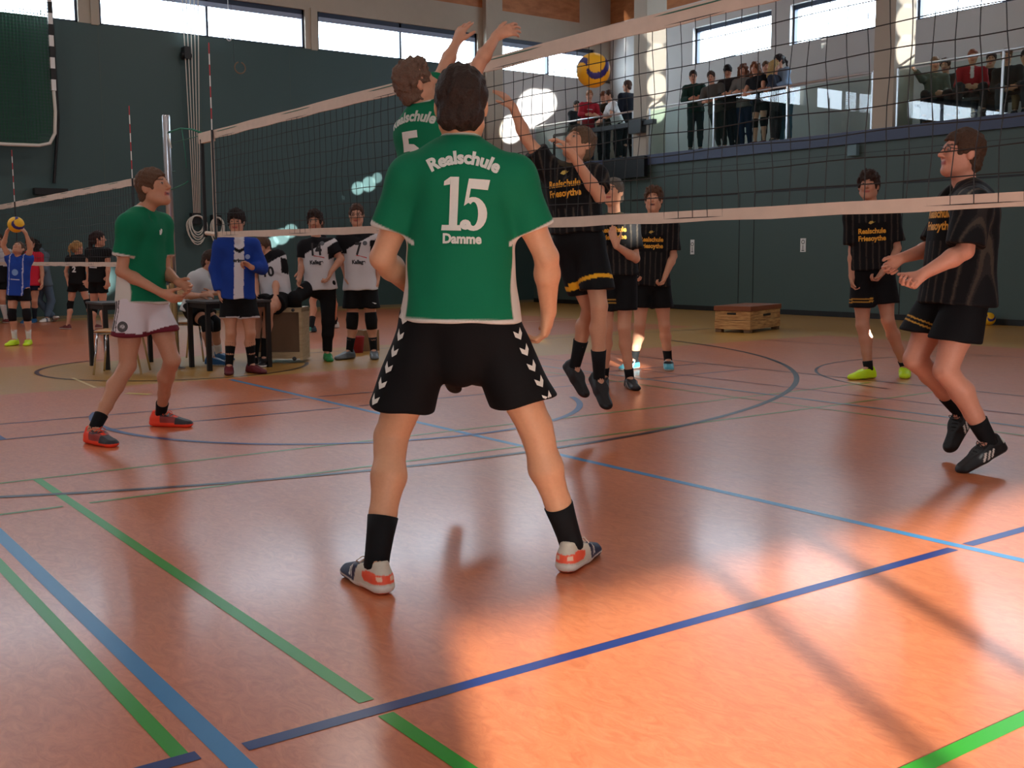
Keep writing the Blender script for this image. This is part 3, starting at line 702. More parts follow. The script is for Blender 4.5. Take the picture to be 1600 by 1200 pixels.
    if glasses:
        l, f, u = fr; m = MB(); L = lambda a, b, d: HC+(l*a+f*b+u*d)*S
        for s in (1, -1):
            pts = [L(.031*s+.022*math.cos(a), .098-.01*abs(math.cos(a)*s > .5), .006+.016*math.sin(a)) for a in [2*PI*k/14 for k in range(14)]]
            m.tube(pts, .0022*S, 5, closed=True); m.tube([L(.053*s, .09, .012), L(.080*s, -.0, .008)], .002*S, 5)
        m.tube([L(-.009, .103, .010), L(.009, .103, .010)], .002*S, 5); m.build('glasses', M_BLACK, root, smooth=True)
    return out

# ---------------- colour patterns of clothing
def flatc(c):
    return lambda f: np.tile(np.array(lin(c), np.float32), (len(f['V']), 1))
def paint(f, base): return np.tile(np.array(lin(base), np.float32), (len(f['V']), 1))
def sleeve_mask(f, s, t0=.22): return (f['t%d' % s] > t0) & (f['t%d' % s] < f['sl']+.03) & (f['d%d' % s] < .13) & (np.abs(f['a']) > .13)
def blend(c, w_, col):
    w_ = np.clip(w_, 0, 1)[:, None]; return c*(1-w_)+np.array(lin(col), np.float32)*w_
def green_top(f):
    c = paint(f, (13, 112, 76)); sl = sleeve_mask(f, 1) | sleeve_mask(f, -1); h = f['h']+f['hem']; H = f['TL']+f['hem']
    w_ = .030+.048*np.clip(1-h/(H*.62), 0, 1)+.006*np.sin(h*22)
    side = (~sl) & (np.abs(f['b']) < w_) & (np.abs(f['a']) > .10) & (h < H*.68)
    e = 1-np.clip(np.maximum(np.maximum((np.abs(f['b'])-w_)/.006+.5, (.10-np.abs(f['a']))/.006), (h-H*.68)/.01), 0, 1); c = blend(c, e*(~sl), (214, 210, 200))
    for s in (1, -1): c = blend(c, sleeve_mask(f, s)*(f['t%d' % s]-f['sl']+.030)/.012, (214, 214, 206))
    c = blend(c, (~sl)*(.016-(f['h']+f['hem']))/.005, (214, 214, 206))
    q = f['V']-f['C7']; hh = q@f['up']/f['S']; rr = np.sqrt(np.maximum((q**2).sum(1)/f['S']**2-hh**2, 0))
    c = blend(c, (rr < .085)*(hh-.016)/.006, (206, 210, 200))
    return c
def black_stripe_top(f):
    c = paint(f, (17, 17, 20)); ph = np.where(np.abs(f['b']) < .09, f['a'], f['a'])
    m = (np.mod(f['a']+.013, .052) < .016); c[m] = lin((38, 35, 35)); m2 = np.abs(np.mod(f['a']+.013, .052)-.008) < .0035; c[m2] = lin((66, 58, 50))
    band = (f['b'] > 0) & (f['h'] > f['TL']*.46) & (f['h'] < f['TL']*.74) & (np.abs(f['a']) < .12); c[band] = lin((14, 14, 16))
    q = f['V']-f['C7']; hh = q@f['up']/f['S']; rr = np.sqrt(np.maximum((q**2).sum(1)/f['S']**2-hh**2, 0)); c[(hh > .0) & (rr < .085)] = lin((60, 52, 38))
    return c
def white_black_top(f):
    c = paint(f, (206, 206, 210)); h = f['h']/f['TL']; a = f['a']
    yoke = (h > .80+.9*(a)) | (h > 1.02) | sleeve_mask(f, 1, .05) | sleeve_mask(f, -1, .05)
    c[yoke] = lin((20, 20, 24)); return c
def two(c1, c2, test):
    def g(f):
        c = paint(f, c1); c[test(f)] = lin(c2); return c
    return g
BLACK = (14, 14, 16)

# ------------------------------------------------------------------ the hall
XL, YR, YG, ZG, ZT = -22.4, 16.95, 19.5, 3.38, 8.6
XE, YN = 14.0, -9.0
# floor: linoleum in two colours
def floor_mat():
    m = bpy.data.materials.new('sports_linoleum'); m.use_nodes = True; nt = m.node_tree; b = nt.nodes['Principled BSDF']; N = nt.nodes.new; L = nt.links.new
    tc = N('ShaderNodeTexCoord'); sp = N('ShaderNodeSeparateXYZ'); L(tc.outputs['Object'], sp.inputs[0])
    def cmp(out, op, v):
        n = N('ShaderNodeMath'); n.operation = op; n.inputs[1].default_value = v; L(out, n.inputs[0]); return n.outputs[0]
    def mul(a, c):
        n = N('ShaderNodeMath'); n.operation = 'MULTIPLY'; L(a, n.inputs[0]); L(c, n.inputs[1]); return n.outputs[0]
    def mx(a, c):
        n = N('ShaderNodeMath'); n.operation = 'MAXIMUM'; L(a, n.inputs[0]); L(c, n.inputs[1]); return n.outputs[0]
    x, y = sp.outputs[0], sp.outputs[1]
    near = mul(cmp(x, 'GREATER_THAN', -10.1), cmp(y, 'LESS_THAN', 12.9))
    far = mul(mul(cmp(x, 'LESS_THAN', -12.7), cmp(x, 'GREATER_THAN', -21.6)), cmp(y, 'LESS_THAN', 12.9))
    zone = mx(near, far)
    def noise(sc_, det, st, rough=.6, dist=0):
        mp = N('ShaderNodeMapping'); mp.inputs['Scale'].default_value = st; L(tc.outputs['Object'], mp.inputs[0])
        n = N('ShaderNodeTexNoise'); n.inputs['Scale'].default_value = sc_; n.inputs['Detail'].default_value = det; n.inputs['Roughness'].default_value = rough; n.inputs['Distortion'].default_value = dist
        L(mp.outputs[0], n.inputs['Vector']); return n.outputs['Fac']
    n1 = noise(1.3, 7, (1, 1.8, 1), .65, 1.2); n2 = noise(9, 6, (1, 2.2, 1), .7, 2.0); n3 = noise(60, 3, (1, 1, 1))
    def ramp(fac, c1, c2, p1=.3, p2=.7):
        r = N('ShaderNodeValToRGB'); r.color_ramp.elements[0].position = p1; r.color_ramp.elements[1].position = p2
        r.color_ramp.elements[0].color = (*lin(c1), 1); r.color_ramp.elements[1].color = (*lin(c2), 1); L(fac, r.inputs[0]); return r.outputs[0]
    def mix(f, a, c, mode='MIX'):
        n = N('ShaderNodeMix'); n.data_type = 'RGBA'; n.blend_type = mode
        if isinstance(f, float): n.inputs['Factor'].default_value = f
        else: L(f, n.inputs['Factor'])
        L(a, n.inputs['A']); L(c, n.inputs['B']); return n.outputs['Result']
    o = mix(.5, ramp(n1, (188, 104, 64), (206, 120, 78)), ramp(n2, (174, 92, 56), (220, 136, 92), .34, .66))
    yv = mix(.5, ramp(n1, (178, 130, 56), (196, 148, 70)), ramp(n2, (170, 122, 52), (202, 156, 78)))
    c = mix(zone, yv, o)
    L(c, b.inputs['Base Color'])
    rr = N('ShaderNodeMapRange'); rr.inputs['To Min'].default_value = .28; rr.inputs['To Max'].default_value = .36; L(n1, rr.inputs['Value']); L(rr.outputs[0], b.inputs['Roughness'])
    bp = N('ShaderNodeBump'); bp.inputs['Strength'].default_value = .012; bp.inputs['Distance'].default_value = .004
    L(noise(5, 6, (1, 1, 1), .6, 1.0), bp.inputs['Height']); L(bp.outputs[0], b.inputs['Normal'])
    b.inputs['Specular IOR Level'].default_value = .48
    b.inputs['Coat Weight'].default_value = .26; b.inputs['Coat Roughness'].default_value = .15; L(bp.outputs[0], b.inputs['Coat Normal'])
    return m
floor = box_obj('floor', (XL-.3, YN-.3, -.2), (XE+.3, YR+.3, 0), floor_mat()); tag(floor, 'glossy orange and yellow sports hall floor with painted court lines', kind='structure')
def line_mat(name, c):
    m = mat(name, lin(c), .3, noise=.05, nscale=8); m.node_tree.nodes['Principled BSDF'].inputs['Specular IOR Level'].default_value = .3; return m
LM = dict(lblue=line_mat('light_blue_line', (58, 128, 178)), blue=line_mat('dark_blue_line', (30, 52, 112)), green=line_mat('green_line', (48, 150, 40)), dgreen=line_mat('dull_green_line', (96, 138, 60)),
          dark=line_mat('black_line', (44, 36, 40)), navy=line_mat('navy_line', (52, 40, 74)), red=line_mat('dark_red_line', (104, 40, 44)), grey=line_mat('grey_blue_line', (84, 112, 124)), cream=line_mat('cream_line', (220, 196, 140)), yellow=line_mat('yellow_tape', (206, 186, 84)))
_lz = [0.0010]
def court_line(pts, wd, m):
    z = _lz[0]; _lz[0] += .00006; mb = MB(); P = [np.array(p, float) for p in pts]; v = []
    for i, p in enumerate(P):
        d = _n(np.append(P[min(i+1, len(P)-1)]-P[max(i-1, 0)], 0))[:2]; n = np.array([-d[1], d[0]])*wd/2
        v += [(p[0]+n[0], p[1]+n[1], z), (p[0]-n[0], p[1]-n[1], z)]
    mb.add(v, [(2*i, 2*i+1, 2*i+3, 2*i+2) for i in range(len(P)-1)])
    o = mb.build('court_line', LM[m], floor); return o
def arc(c, R, a0, a1, n=64): return [(c[0]+R*math.cos(a0+(a1-a0)*i/n), c[1]+R*math.sin(a0+(a1-a0)*i/n)) for i in range(n+1)]
court_line([(-10.0, 3.92), (9, 3.92)], .05, 'lblue')
court_line([(-11.3, .89), (3, .89)], .055, 'lblue')
court_line([(-11.3, .795), (-2.42, .795)], .042, 'green')
court_line([(-6.05, 1.295), (-2.44, 1.295)], .045, 'green'); court_line([(-2.34, 1.295), (2, 1.295)], .045, 'green')
court_line([(-2.375, .935), (-2.375, 3.86)], .048, 'blue'); court_line([(-2.375, 3.96), (-2.375, 12.4)], .048, 'blue'); court_line([(-2.40, -3), (-2.40, .83)], .048, 'blue')
court_line([(-1.365, 1.3), (-1.365, 6)], .048, 'green')
court_line([(-6.06, -6), (-6.06, 8.4)], .03, 'dgreen'); court_line([(-5.3, -6), (-5.3, 1.24)], .03, 'dgreen'); court_line([(-5.3, 1.36), (-5.3, 8.4)], .03, 'dgreen')
court_line([(-8.27, -6), (-8.27, 3.84)], .034, 'navy'); court_line([(-8.27, 4.0), (-8.27, 8.45)], .034, 'navy'); court_line([(-7.55, 1.42), (-7.55, 3.84)], .034, 'navy'); court_line([(-7.55, 4.0), (-7.55, 8.45)], .034, 'navy')
court_line([(-11.0, 1.42), (-7.53, 1.42)], .05, 'blue')
court_line([(-10.0, 6.68), (-2.4, 6.68)], .028, 'dgreen'); court_line([(-10.0, 7.02), (-2, 7.02)], .045, 'grey'); court_line([(-10.0, 7.55), (-2, 7.55)], .028, 'red'); court_line([(-10.1, 8.55), (-2, 8.55)], .03, 'dark'); court_line([(-10.1, 11.6), (-2, 11.9)], .03, 'red')
court_line(arc((-11.95, 3.80), 6.83, -.42, 1.42, 90), .05, 'dark'); court_line(arc((-7.71, 3.95), 1.86, -2.0, 1.15, 60), .05, 'blue')
court_line(arc((-11.58, 3.94), 1.38, -2.9, 1.25, 50), .045, 'dark'); court_line(arc((-5.45, 10.15), 2.04, 2.3, 4.6, 40), .028, 'dark')
court_line([(-15.6, 9), (-15.6, 12.9)], .05, 'cream'); court_line([(-10.12, 2.7), (-11.1, 2.75)], .03, 'cream'); court_line([(-12.2, 5.2), (-12.2, 12.9)], .04, 'dark'); court_line([(-22.2, -6), (-22.2, 12.9)], .05, 'cream')
p = fl(225, 615); court_line([p[:2]+np.array([-.11, -.12]), p[:2]+np.array([.10, .02])], .07, 'yellow')

# walls
def struct(name, mb, m, **k):
    o = mb.build(name, m, **k); o['kind'] = 'structure'; return o
SILL, HEAD = 5.68, 6.50
LW = [(-7.65, -3.35), (-2.95, 1.35), (1.72, 6.0), (6.40, 10.75), (11.05, 15.28), (15.98, 18.95)]
GW = [(-19.38, -16.95), (-16.42, -14.0), (-13.3, -10.2), (-9.7, -6.6), (-6.1, -3.0)]
mb = MB(); x0, x1 = XL-.35, XL
mb.box((x0, YN, 0), (x1, 15.4, SILL)); mb.box((x0, 15.4, 0), (x1, YR+.3, 3.2))
mb.mi = 1; mb.box((x0, 15.4, 3.2), (x1, YG+.4, SILL+.05))
mb.mi = 2
ys = [YN]+[q for w_ in LW for q in w_]+[YG+.4]
for i in range(0, len(ys), 2): mb.box((x0, ys[i], SILL), (x1, ys[i+1], HEAD))
mb.box((x0, YN, HEAD), (x1, YG+.4, 7.12)); mb.mi = 3; mb.box((x0, YN, 7.12), (x1, 18.45, ZT+.3)); mb.mi = 2; mb.box((x0, 18.45, 7.12), (x1, YG+.4, ZT+.3))
wl = struct('wall_left', mb, [M_WALLG, M_WHITE, M_BEIGE, M_WOODP])
pw = MB()
for y in range(-8, 15, 2): pw.box((XL-.002, y+.35, .1), (XL+.002, y+.365, 5.6))
pw.build('panel_joint', M_WALLG2, wl)
mb = MB().box((XL, 15.42, 0), (XL+.16, 15.9, ZT)); struct('pillar_corner', mb, M_BEIGE)
k = 1
for (a, b) in LW:
    mb = MB().box((XL-.03, a-.17, SILL-.02), (XL+.03, a-.03, HEAD+.05)); o = struct('window_trim', mb, M_BEIGE)
    wn = empty('window_%d' % k, (XL, (a+b)/2, SILL)); wn['kind'] = 'structure'; fr_ = MB(); c = (a+b)/2; t = .05
    for (y0, y1) in ((a, a+t), (c-t/2, c+t/2), (b-t, b)): fr_.box((XL-.16, y0, SILL), (XL-.06, y1, HEAD))
    fr_.box((XL-.16, a, SILL), (XL-.06, b, SILL+.04)); fr_.box((XL-.16, a, HEAD-.10), (XL-.06, b, HEAD)); fr_.build('window_frame', M_FRAME, wn)
    bl = MB().box((XL-.07, a+.05, HEAD-.20), (XL-.05, b-.05, HEAD-.10)); bl.build('blind', mat_flat((150, 165, 190)), wn)
    MB().box((XL-.12, a, SILL), (XL-.11, b, HEAD)).build('window_pane', M_GLASS, wn)
    area('window_light', (XL-.04, c, (SILL+HEAD)/2), (0, -PI/2, 0), HEAD-SILL, b-a, 1, (1, 1, 1), portal=True); k += 1
# wall under the gallery
mb = MB().box((XL, YR, 0), (XE, YR+.25, 3.16)); wr_ = struct('wall_right', mb, M_WALLG2)
js = MB()
for x in (-21.4, -18.75, -15.47, -15.08, -11.68, -8.4, -8.0, -4.7): js.box((x, YR-.003, .1), (x+.018, YR+.002, 2.95 if x not in (-15.47, -15.08, -8.4, -8.0) else 2.4))
js.build('panel_joint', M_BLACK, wr_)
js = MB()
for a, b in ((-18.7, -15.5), (-15.04, -12.5), (-11.66, -8.45), (-7.98, -4.8)): js.box((a, YR-.006, 2.385), (b, YR+.002, 2.42))
js.box((XL, YR-.003, 2.98), (XE, YR+.002, 2.99)); js.build('panel_joint', M_BLACK, wr_)
mb = MB().box((XL+.02, YR-.02, 0), (-1, YR-.001, .10)); struct('baseboard_right', mb, M_BLACK)
mb = MB().box((XL+.001, YN, 0), (XL+.015, YR, .06)); struct('baseboard_left', mb, mat_flat((120, 108, 80)))
# gallery
mb = MB().box((XL, YR-.06, 3.16), (XE, YG, ZG)); struct('floor_gallery', mb, M_SLAB)
mb = MB(); mb.box((XL, YG, 3.1), (XE, YG+.4, 5.74)); mb.mi = 1
xs = [XL]+[q for w_ in GW for q in w_]+[XE]
for i in range(0, len(xs), 2): mb.box((xs[i], YG, 5.74), (xs[i+1], YG+.4, 6.6))
mb.mi = 1; mb.box((XL, YG, 6.6), (XE, YG+.4, 7.2)); mb.mi = 2; mb.box((XL, YG, 7.2), (XE, YG+.4, ZT+.3)); struct('wall_gallery', mb, [M_WHITE, M_WHITE, M_WOODP])
for (a, b) in GW:
    wn = empty('window_%d' % k, ((a+b)/2, YG, 5.74)); wn['kind'] = 'structure'; fr_ = MB(); t = .05; y0, y1 = YG+.10, YG+.2
    fr_.box((a, y0, 5.74), (a+t, y1, 6.6)); fr_.box((b-t, y0, 5.74), (b, y1, 6.6)); fr_.box((a, y0, 5.74), (b, y1, 5.78)); fr_.box((a, y0, 6.50), (b, y1, 6.6)); fr_.build('window_frame', M_FRAME, wn)
    MB().box((a, YG+.14, 5.74), (b, YG+.15, 6.6)).build('window_pane', M_GLASS, wn)
    area('window_light', ((a+b)/2, YG+.07, 6.17), (-PI/2, 0, 0), b-a, .86, 1, (1, 1, 1), portal=True); k += 1
for x in (-18.63, -12.33, -6.0, .3):
    struct('pillar_gallery', MB().box((x, YR-.04, ZG-.2), (x+.42, YR+.55, ZT)), M_BEIGE)
mb = MB().box((XL-.3, YN, ZT), (XE+.3, YG+.4, ZT+.3)); struct('ceiling', mb, M_WOODD)
for x in (-18.6, -12.3, -6, .3, 6.6):
    struct('ceiling_beam', MB().box((x, YN, ZT-.7), (x+.35, YG, ZT)), M_WOODP)
# near walls (behind the camera) with added openings placed to aim the sunbeams
mb = MB().box((XL-.3, YN-.3, 0), (XE, YN, ZT)); struct('wall_near', mb, M_WHITE)
SW = [(-8.42, -8.27, 3.4, 4.45), (-7.19, -6.06, 1.9, 4.75), (-6.00, -5.45, 1.9, 4.75), (-5.38, -3.7, 1.9, 4.75), (-4.46, -4.10, 6.28, 6.62), (-4.92, -4.66, 7.25, 7.65)]
mb = MB(); ys = sorted(set([YN, YG]+[q for s_ in SW for q in s_[:2]])); zs = sorted(set([0, ZT]+[q for s_ in SW for q in s_[2:]]))
for i in range(len(ys)-1):
    for j in range(len(zs)-1):
        cy, cz = (ys[i]+ys[i+1])/2, (zs[j]+zs[j+1])/2
        if not any(s_[0] < cy < s_[1] and s_[2] < cz < s_[3] for s_ in SW): mb.box((XE, ys[i], zs[j]), (XE+.03, ys[i+1], zs[j+1]))
struct('wall_far', mb, M_WHITE)
for s_ in SW:
    wn = MB().box((XE+.01, s_[0], s_[2]), (XE+.015, s_[1], s_[3])).build('window_%d' % k, M_GLASS); wn['kind'] = 'structure'; k += 1  # pane of an unseen opening added to steer the sun
    if s_[1]-s_[0] > .3: area('window_light', (XE-.01, (s_[0]+s_[1])/2, (s_[2]+s_[3])/2), (0, PI/2, 0), s_[3]-s_[2], s_[1]-s_[0], 1, (1, 1, 1), portal=True)

# gallery railing
for i, (a, b, lb) in enumerate(((XL+.05, -18.7, 'leftmost glass gallery railing, behind it the red hoodie and the white shirt'), (-18.15, -12.38, 'long glass gallery railing with a row of standing spectators'), (-11.86, -6.05, 'glass gallery railing at the right in front of the seated spectators'))):
    r_ = empty('gallery_railing', ((a+b)/2, YR+.02, ZG), lb, 'railing', 'glass railings of the gallery')
    MB().tube([(a, YR+.02, 4.39), (b, YR+.02, 4.39)], .022, 10).build('handrail', M_STEEL, r_, smooth=True)
    n = max(2, round((b-a)/2.0)); 
    for j in range(n):
        u0 = a+(b-a)*j/n+.02; u1 = a+(b-a)*(j+1)/n-.02; MB().box((u0, YR+.03, ZG+.02), (u1, YR+.042, 4.34)).build('glass_panel', M_RGLASS, r_)
    for j in range(n+1):
        u = a+(b-a)*j/n; MB().box((u-.018, YR-.002, ZG-.12), (u+.018, YR+.025, 4.38)).build('railing_post', M_STEEL, r_)
# dark steel frame and ledge hanging at the left railing
q0 = onplane(946, 209, 1, YR-.1); q1 = onplane(1026, 197, 1, YR-.1); q2 = onplane(868, 217, 1, YR-.1)
t = empty('steel_lift_frame', (q0[0], YR-.1, 3.1), 'dark steel frame with a horizontal ledge mounted at the gallery edge left of the pillar', 'frame')
MB().box((q0[0]-.4, YR-.2, 4.02), (q1[0], YR-.1, 4.12)).build('ledge', M_BLACK, t); MB().box((q1[0]-.75, YR-.25, 3.86), (q1[0]-.35, YR-.08, 4.16)).build('motor_housing', M_BLACK, t)
MB().box((q0[0]-.03, YR-.16, 3.0), (q0[0]+.01, YR-.1, 4.3)).build('frame_post', M_BLACK, t); MB().box((q2[0]-.03, YR-.16, 3.1), (q2[0], YR-.1, 4.1)).build('frame_post', M_BLACK, t)
MB().box((q2[0], YR-.16, 4.06), (q0[0], YR-.1, 4.12)).build('frame_beam', M_BLACK, t)
MB().box((q0[0]-.0, YR-.18, 2.9), (q1[0]-.3, YR-.08, 3.36)).build('lower_beam', M_BLACK, t)

# signs on the wall
def sign(px, py, lb, hh=.155, ww=.115):
    p = onplane(px, py, 1, YR-.004); t = box_obj('wall_sign', (p[0]-ww/2, YR-.010, p[2]-hh), (p[0]+ww/2, YR-.002, p[2]+hh), M_WHITEP); tag(t, lb, 'sign', 'small white signs on the green wall')
    m = MB(); m.ring((p[0], YR-.012, p[2]+.06), .035, .006, 'y', 14, 4); m.box((p[0]-.03, YR-.013, p[2]-.11), (p[0]+.03, YR-.011, p[2]-.095)); m.box((p[0]-.006, YR-.013, p[2]-.09), (p[0]+.006, YR-.011, p[2]+.0)); m.build('sign_print', M_BLACK, t)
sign(1082, 386, 'small white sign on the green wall, the one left of the wooden vaulting box'); sign(1255, 383, 'small white sign on the green wall, the one right of the wooden vaulting box', .13, .13)
p = onplane(1337, 235, 1, YR-.01); b_ = box_obj('wall_box', (p[0]-.12, YR-.1, p[2]-.10), (p[0]+.08, YR-.001, p[2]+.10), mat_flat((110, 140, 150)), bevel=.01); tag(b_, 'small grey-blue box mounted under the gallery edge on the green wall', 'box')

# ------------------------------------------------------------------ nets
def make_net(xa, xb, y, zt, zb, lb, zmid=0.0, cord=.0025, ants=(), sidebands=True, cell=.1):
    t = empty('volleyball_net', (xa, y, 0), lb, 'net', 'volleyball nets')
    n = round((xb-xa)/cell); rows = round((zt-zb-.10)/cell)
    def pt(i, j):
        x = xa+(xb-xa)*i/n; sag = -zmid*math.sin(PI*i/n); top = zt-.07; bot = zb+.02+sag
        z = top+(bot-top)*j/rows; wv = math.sin(j/rows*PI)
        return (x+.012*math.sin(i*.9+j*1.1)*wv, y+.012*math.sin(i*.31+j*.5)*wv, z+.006*math.sin(i*.7+j*1.9)*wv)
    m = MB()
    for i in range(n+1): m.tube([pt(i, j) for j in range(rows+1)], cord, 4, cap=False)
    for j in range(rows+1): m.tube([pt(i, j) for i in range(n+1)], cord, 4, cap=False)
    m.build('mesh', M_CORD, t)
    def band(name, z0, z1, sagf):
        v = []; f = []; N = 60
        for i in range(N+1):
            u = i/N; x = xa+(xb-xa)*u; s = -zmid*math.sin(PI*u)*sagf; wv = .003*math.sin(i*1.7); yy = y+.006*math.sin(i*.8)
            v += [(x, yy-.006, z0+s+wv), (x, yy-.006, z1+s+wv*.3), (x, yy+.006, z1+s+wv*.3), (x, yy+.006, z0+s+wv)]
            if i: b = 4*(i-1); f += [(b+a, b+(a+1) % 4, b+4+(a+1) % 4, b+4+a) for a in range(4)]
        f += [(0, 1, 2, 3), (4*N+3, 4*N+2, 4*N+1, 4*N)]
        return MB().add(v, f).build(name, M_BAND, t, smooth=False)
    band('top_band', zt-.08, zt, 0); band('bottom_band', zb, zb+.055, 1)
    MB().tube([(xa-1.1, y, zt-.02), (xb+.6, y, zt-.01)], .004, 6).build('tension_cable', mat_flat((60, 110, 95)), t)
    MB().box((xa-.005, y-.008, zb), (xa+.04, y+.008, zt)).build('side_band', M_BAND, t)
    for ax_ in ants:
        an = MB(); an.mi = 0
        for k2 in range(8):
            an.mi = k2 % 2; an.tube([(ax_, y-.02, zt+.1*k2), (ax_, y-.02, zt+.1*(k2+1))], .006, 8)
        an.mi = 2; an.tube([(ax_, y-.02, zb-.02), (ax_, y-.02, zt)], .011, 8)
        an.build('antenna', [M_WHITEP, M_RED, M_BLACK], t)
    return t
n1 = make_net(-10.26, 1.2, 3.92, 2.36, 1.352, 'near volleyball net with off-white bands and the jumping players', .035, ants=(-10.19,))
MB().box((-10.52, 3.90, 1.36), (-10.49, 3.93, 2.3)).build('edge_cord', M_CORD, n1)
MB().tube([(-10.5, 3.92, 1.40), (-10.2, 3.92, 1.38)], .02, 8).build('lower_strap', M_BAND, n1)
MB().box((-10.56, 3.90, 2.26), (-10.2, 3.935, 2.36)).build('corner_sleeve', M_BAND, n1)
make_net(-20.6, -11.9, 3.92, 2.06, 1.06, 'far volleyball net behind the boy in green at left', .0, cord=.0022, ants=(-12.68, -18.7))
t = empty('net_post', (-11.35, 3.86, 0), 'tall shiny aluminium net post standing between the two nets', 'post')
MB().lathe((-11.35, 3.86, 0), [(.04, 0), (.04, 2.60), (.036, 2.615)], 20).build('pole', M_STEEL, t, smooth=True)
MB().lathe((-11.35, 3.86, 0), [(.09, 0), (.09, .012), (.05, .02)], 20).build('floor_cap', M_STEEL, t, smooth=True)
MB().tube([(-11.31, 3.87, 2.44), (-11.0, 3.89, 2.45), (-10.75, 3.9, 2.42), (-10.45, 3.92, 2.35)], .009, 6).build('green_tension_rope', M_GROPE, t, smooth=True)
MB().tube([(-11.31, 3.87, 1.86), (-10.95, 3.89, 1.90), (-10.86, 3.89, 1.92)], .005, 6).build('green_tension_rope', M_GROPE, t, smooth=True)
MB().tube([(-10.92, 3.87, 2.44), (-10.88, 3.88, 2.2), (-10.86, 3.88, 2.05)], .003, 6).build('green_tension_rope', M_GROPE, t, smooth=True)
MB().tube([(-11.30, 3.85, 2.42), (-11.22, 3.84, 2.36), (-11.17, 3.84, 2.27)], .008, 6).build('white_strap', M_ROPE, t, smooth=True)
MB().box((-11.40, 3.80, .9), (-11.29, 3.83, 1.0)).build('crank', M_BLACK, t)

# goal hoisted at the left wall: striped post, green net, white rope edge
t = empty('hoisted_goal', (XL+.5, 5.3, 3.2), 'green net with a black and white striped pole hanging at the upper left', 'goal')
mb = MB()
for i in range(13): mb.mi = i % 2; mb.box((XL+.45, 5.32, 4.28+.2*i), (XL+.53, 5.40, 4.48+.2*i))
mb.build('striped_pole', [M_WHITEP, M_BLACK], t)
a_ = [(XL+.49, 5.36, 4.28), (XL+.49, 5.37, 3.9), (XL+.5, 5.34, 3.5), (XL+.5, 5.24, 3.31), (XL+.5, 5.05, 3.26), (XL+.5, 4.5, 3.25), (XL+.5, 3.2, 3.27), (XL+.5, 2.0, 3.25)]
MB().tube(a_, .032, 8).build('edge_rope', M_ROPE, t, smooth=True)
mb = MB()
for i in range(60): y = 5.32-i*.06; mb.tube([(XL+.48+.02*math.sin(i), y, 3.3 if i > 3 else 3.5), (XL+.48, y, 6.7)], .006, 3, cap=False)
for j in range(56): z = 3.3+j*.06; mb.tube([(XL+.48, 5.32, z), (XL+.48, 1.8, z)], .006, 3, cap=False)
for i in range(60): y = 5.29-i*.06; mb.tube([(XL+.40+.02*math.sin(i), y, 3.35 if i > 3 else 3.5), (XL+.40, y, 5.75)], .006, 3, cap=False)
for j in range(40): z = 3.33+j*.06; mb.tube([(XL+.40, 5.32, z), (XL+.40, 1.8, z)], .006, 3, cap=False)
mb.build('goal_net', M_GCORD, t)
t = empty('wall_shadow_strip', (XL+.1, 5.45, 2.4), 'black strip built for a shadow line down the green wall to a small black bracket', 'shadow_strip')  # dark line of shade on the wall, modelled as a black strip
MB().tube([(XL+.05, 5.5, 6.0), (XL+.06, 5.52, 3.8), (XL+.06, 5.38, 2.6)], .028, 6).build('shadow_strip', M_BLACK, t); MB().box((XL+.01, 5.0, 2.38), (XL+.2, 5.6, 2.50)).build('bracket', M_BLACK, t)
# climbing ropes gathered at the wall
def rope_bundle(px0, px1, py, lb, n=5, R=.19, fall=True):
    c = onplane((px0+px1)/2, py, 0, XL+.16); t = empty('rope_bundle', tuple(c), lb, 'ropes', 'white ropes hanging at the green wall')
    if fall:
        for i in range(n):
            y = c[1]-.16+.32*i/(n-1); MB().tube([(c[0], y+.02*i, ZT-.7), (c[0], y*.4+c[1]*.6, c[2]+.12)], .011, 5).build('rope', M_ROPE, t, smooth=True)
    for i in range(6):
        s = .75+.1*i; pts = [(c[0]+.03*math.sin(i), c[1]+R*s*math.cos(a)*(.8 if i % 2 else 1), c[2]-.05+.30*s*math.sin(a)*(1.0 if math.sin(a) < 0 else .55)-.02*i) for a in [2*PI*k2/20 for k2 in range(20)]]
        MB().tube(pts, .013, 5, closed=True).build('rope_loop', M_ROPE, t, smooth=True)
    MB().box((XL+.002, c[1]-.1, c[2]-.1), (c[0]-.02, c[1]+.1, c[2]+.12)).build('hook_plate', M_BLACK, t)
rope_bundle(296, 320, 342, 'bundle of white ropes looped up on the green wall beside the net post'); rope_bundle(328, 352, 345, 'tangle of white cord on the wall right of the bigger rope bundle', fall=False, R=.13)
MB_ = MB().ring(tuple(onplane(375, 106, 0, XL+.35)), .115, .014, 'x', 30, 8, gap=.6); r_ = MB_.build('gym_ring', mat_flat((120, 96, 76)), smooth=True, off=onplane(375, 106, 0, XL+.35)); r_.location = onplane(375, 106, 0, XL+.35); tag(r_, 'brown gymnastics ring against the green wall under the windows', 'ring')
c = onplane(375, 106, 0, XL+.35); cc = MB().tube([(c[0], c[1]-.12, c[2]+.1), (c[0], c[1]-.2, 8.0)], .003, 4).build('ring_cord', M_CORD, r_, off=c)
p = onplane(358, 60, 0, XL+.3); t = MB().ring((0, 0, 0), .045, .012, 'x', 16, 6).tube([(0, 0, .05), (0, 0, 2.1)], .006, 4).build('hanging_hook', M_WHITEP, smooth=True); t.location = p; tag(t, 'small white ring on a cord in front of the upper windows', 'hook')
p = onplane(293, 82, 0, XL+.2); t = MB().box((-.1, -.06, -.12), (.1, .06, .12)).cyl((0, -.1, -.05), (0, .1, -.05), .07, 12).build('pulley', M_BLACK); t.location = (XL+.11, p[1], p[2]); tag(t, 'black pulley block high on the green wall beside the ropes', 'pulley')

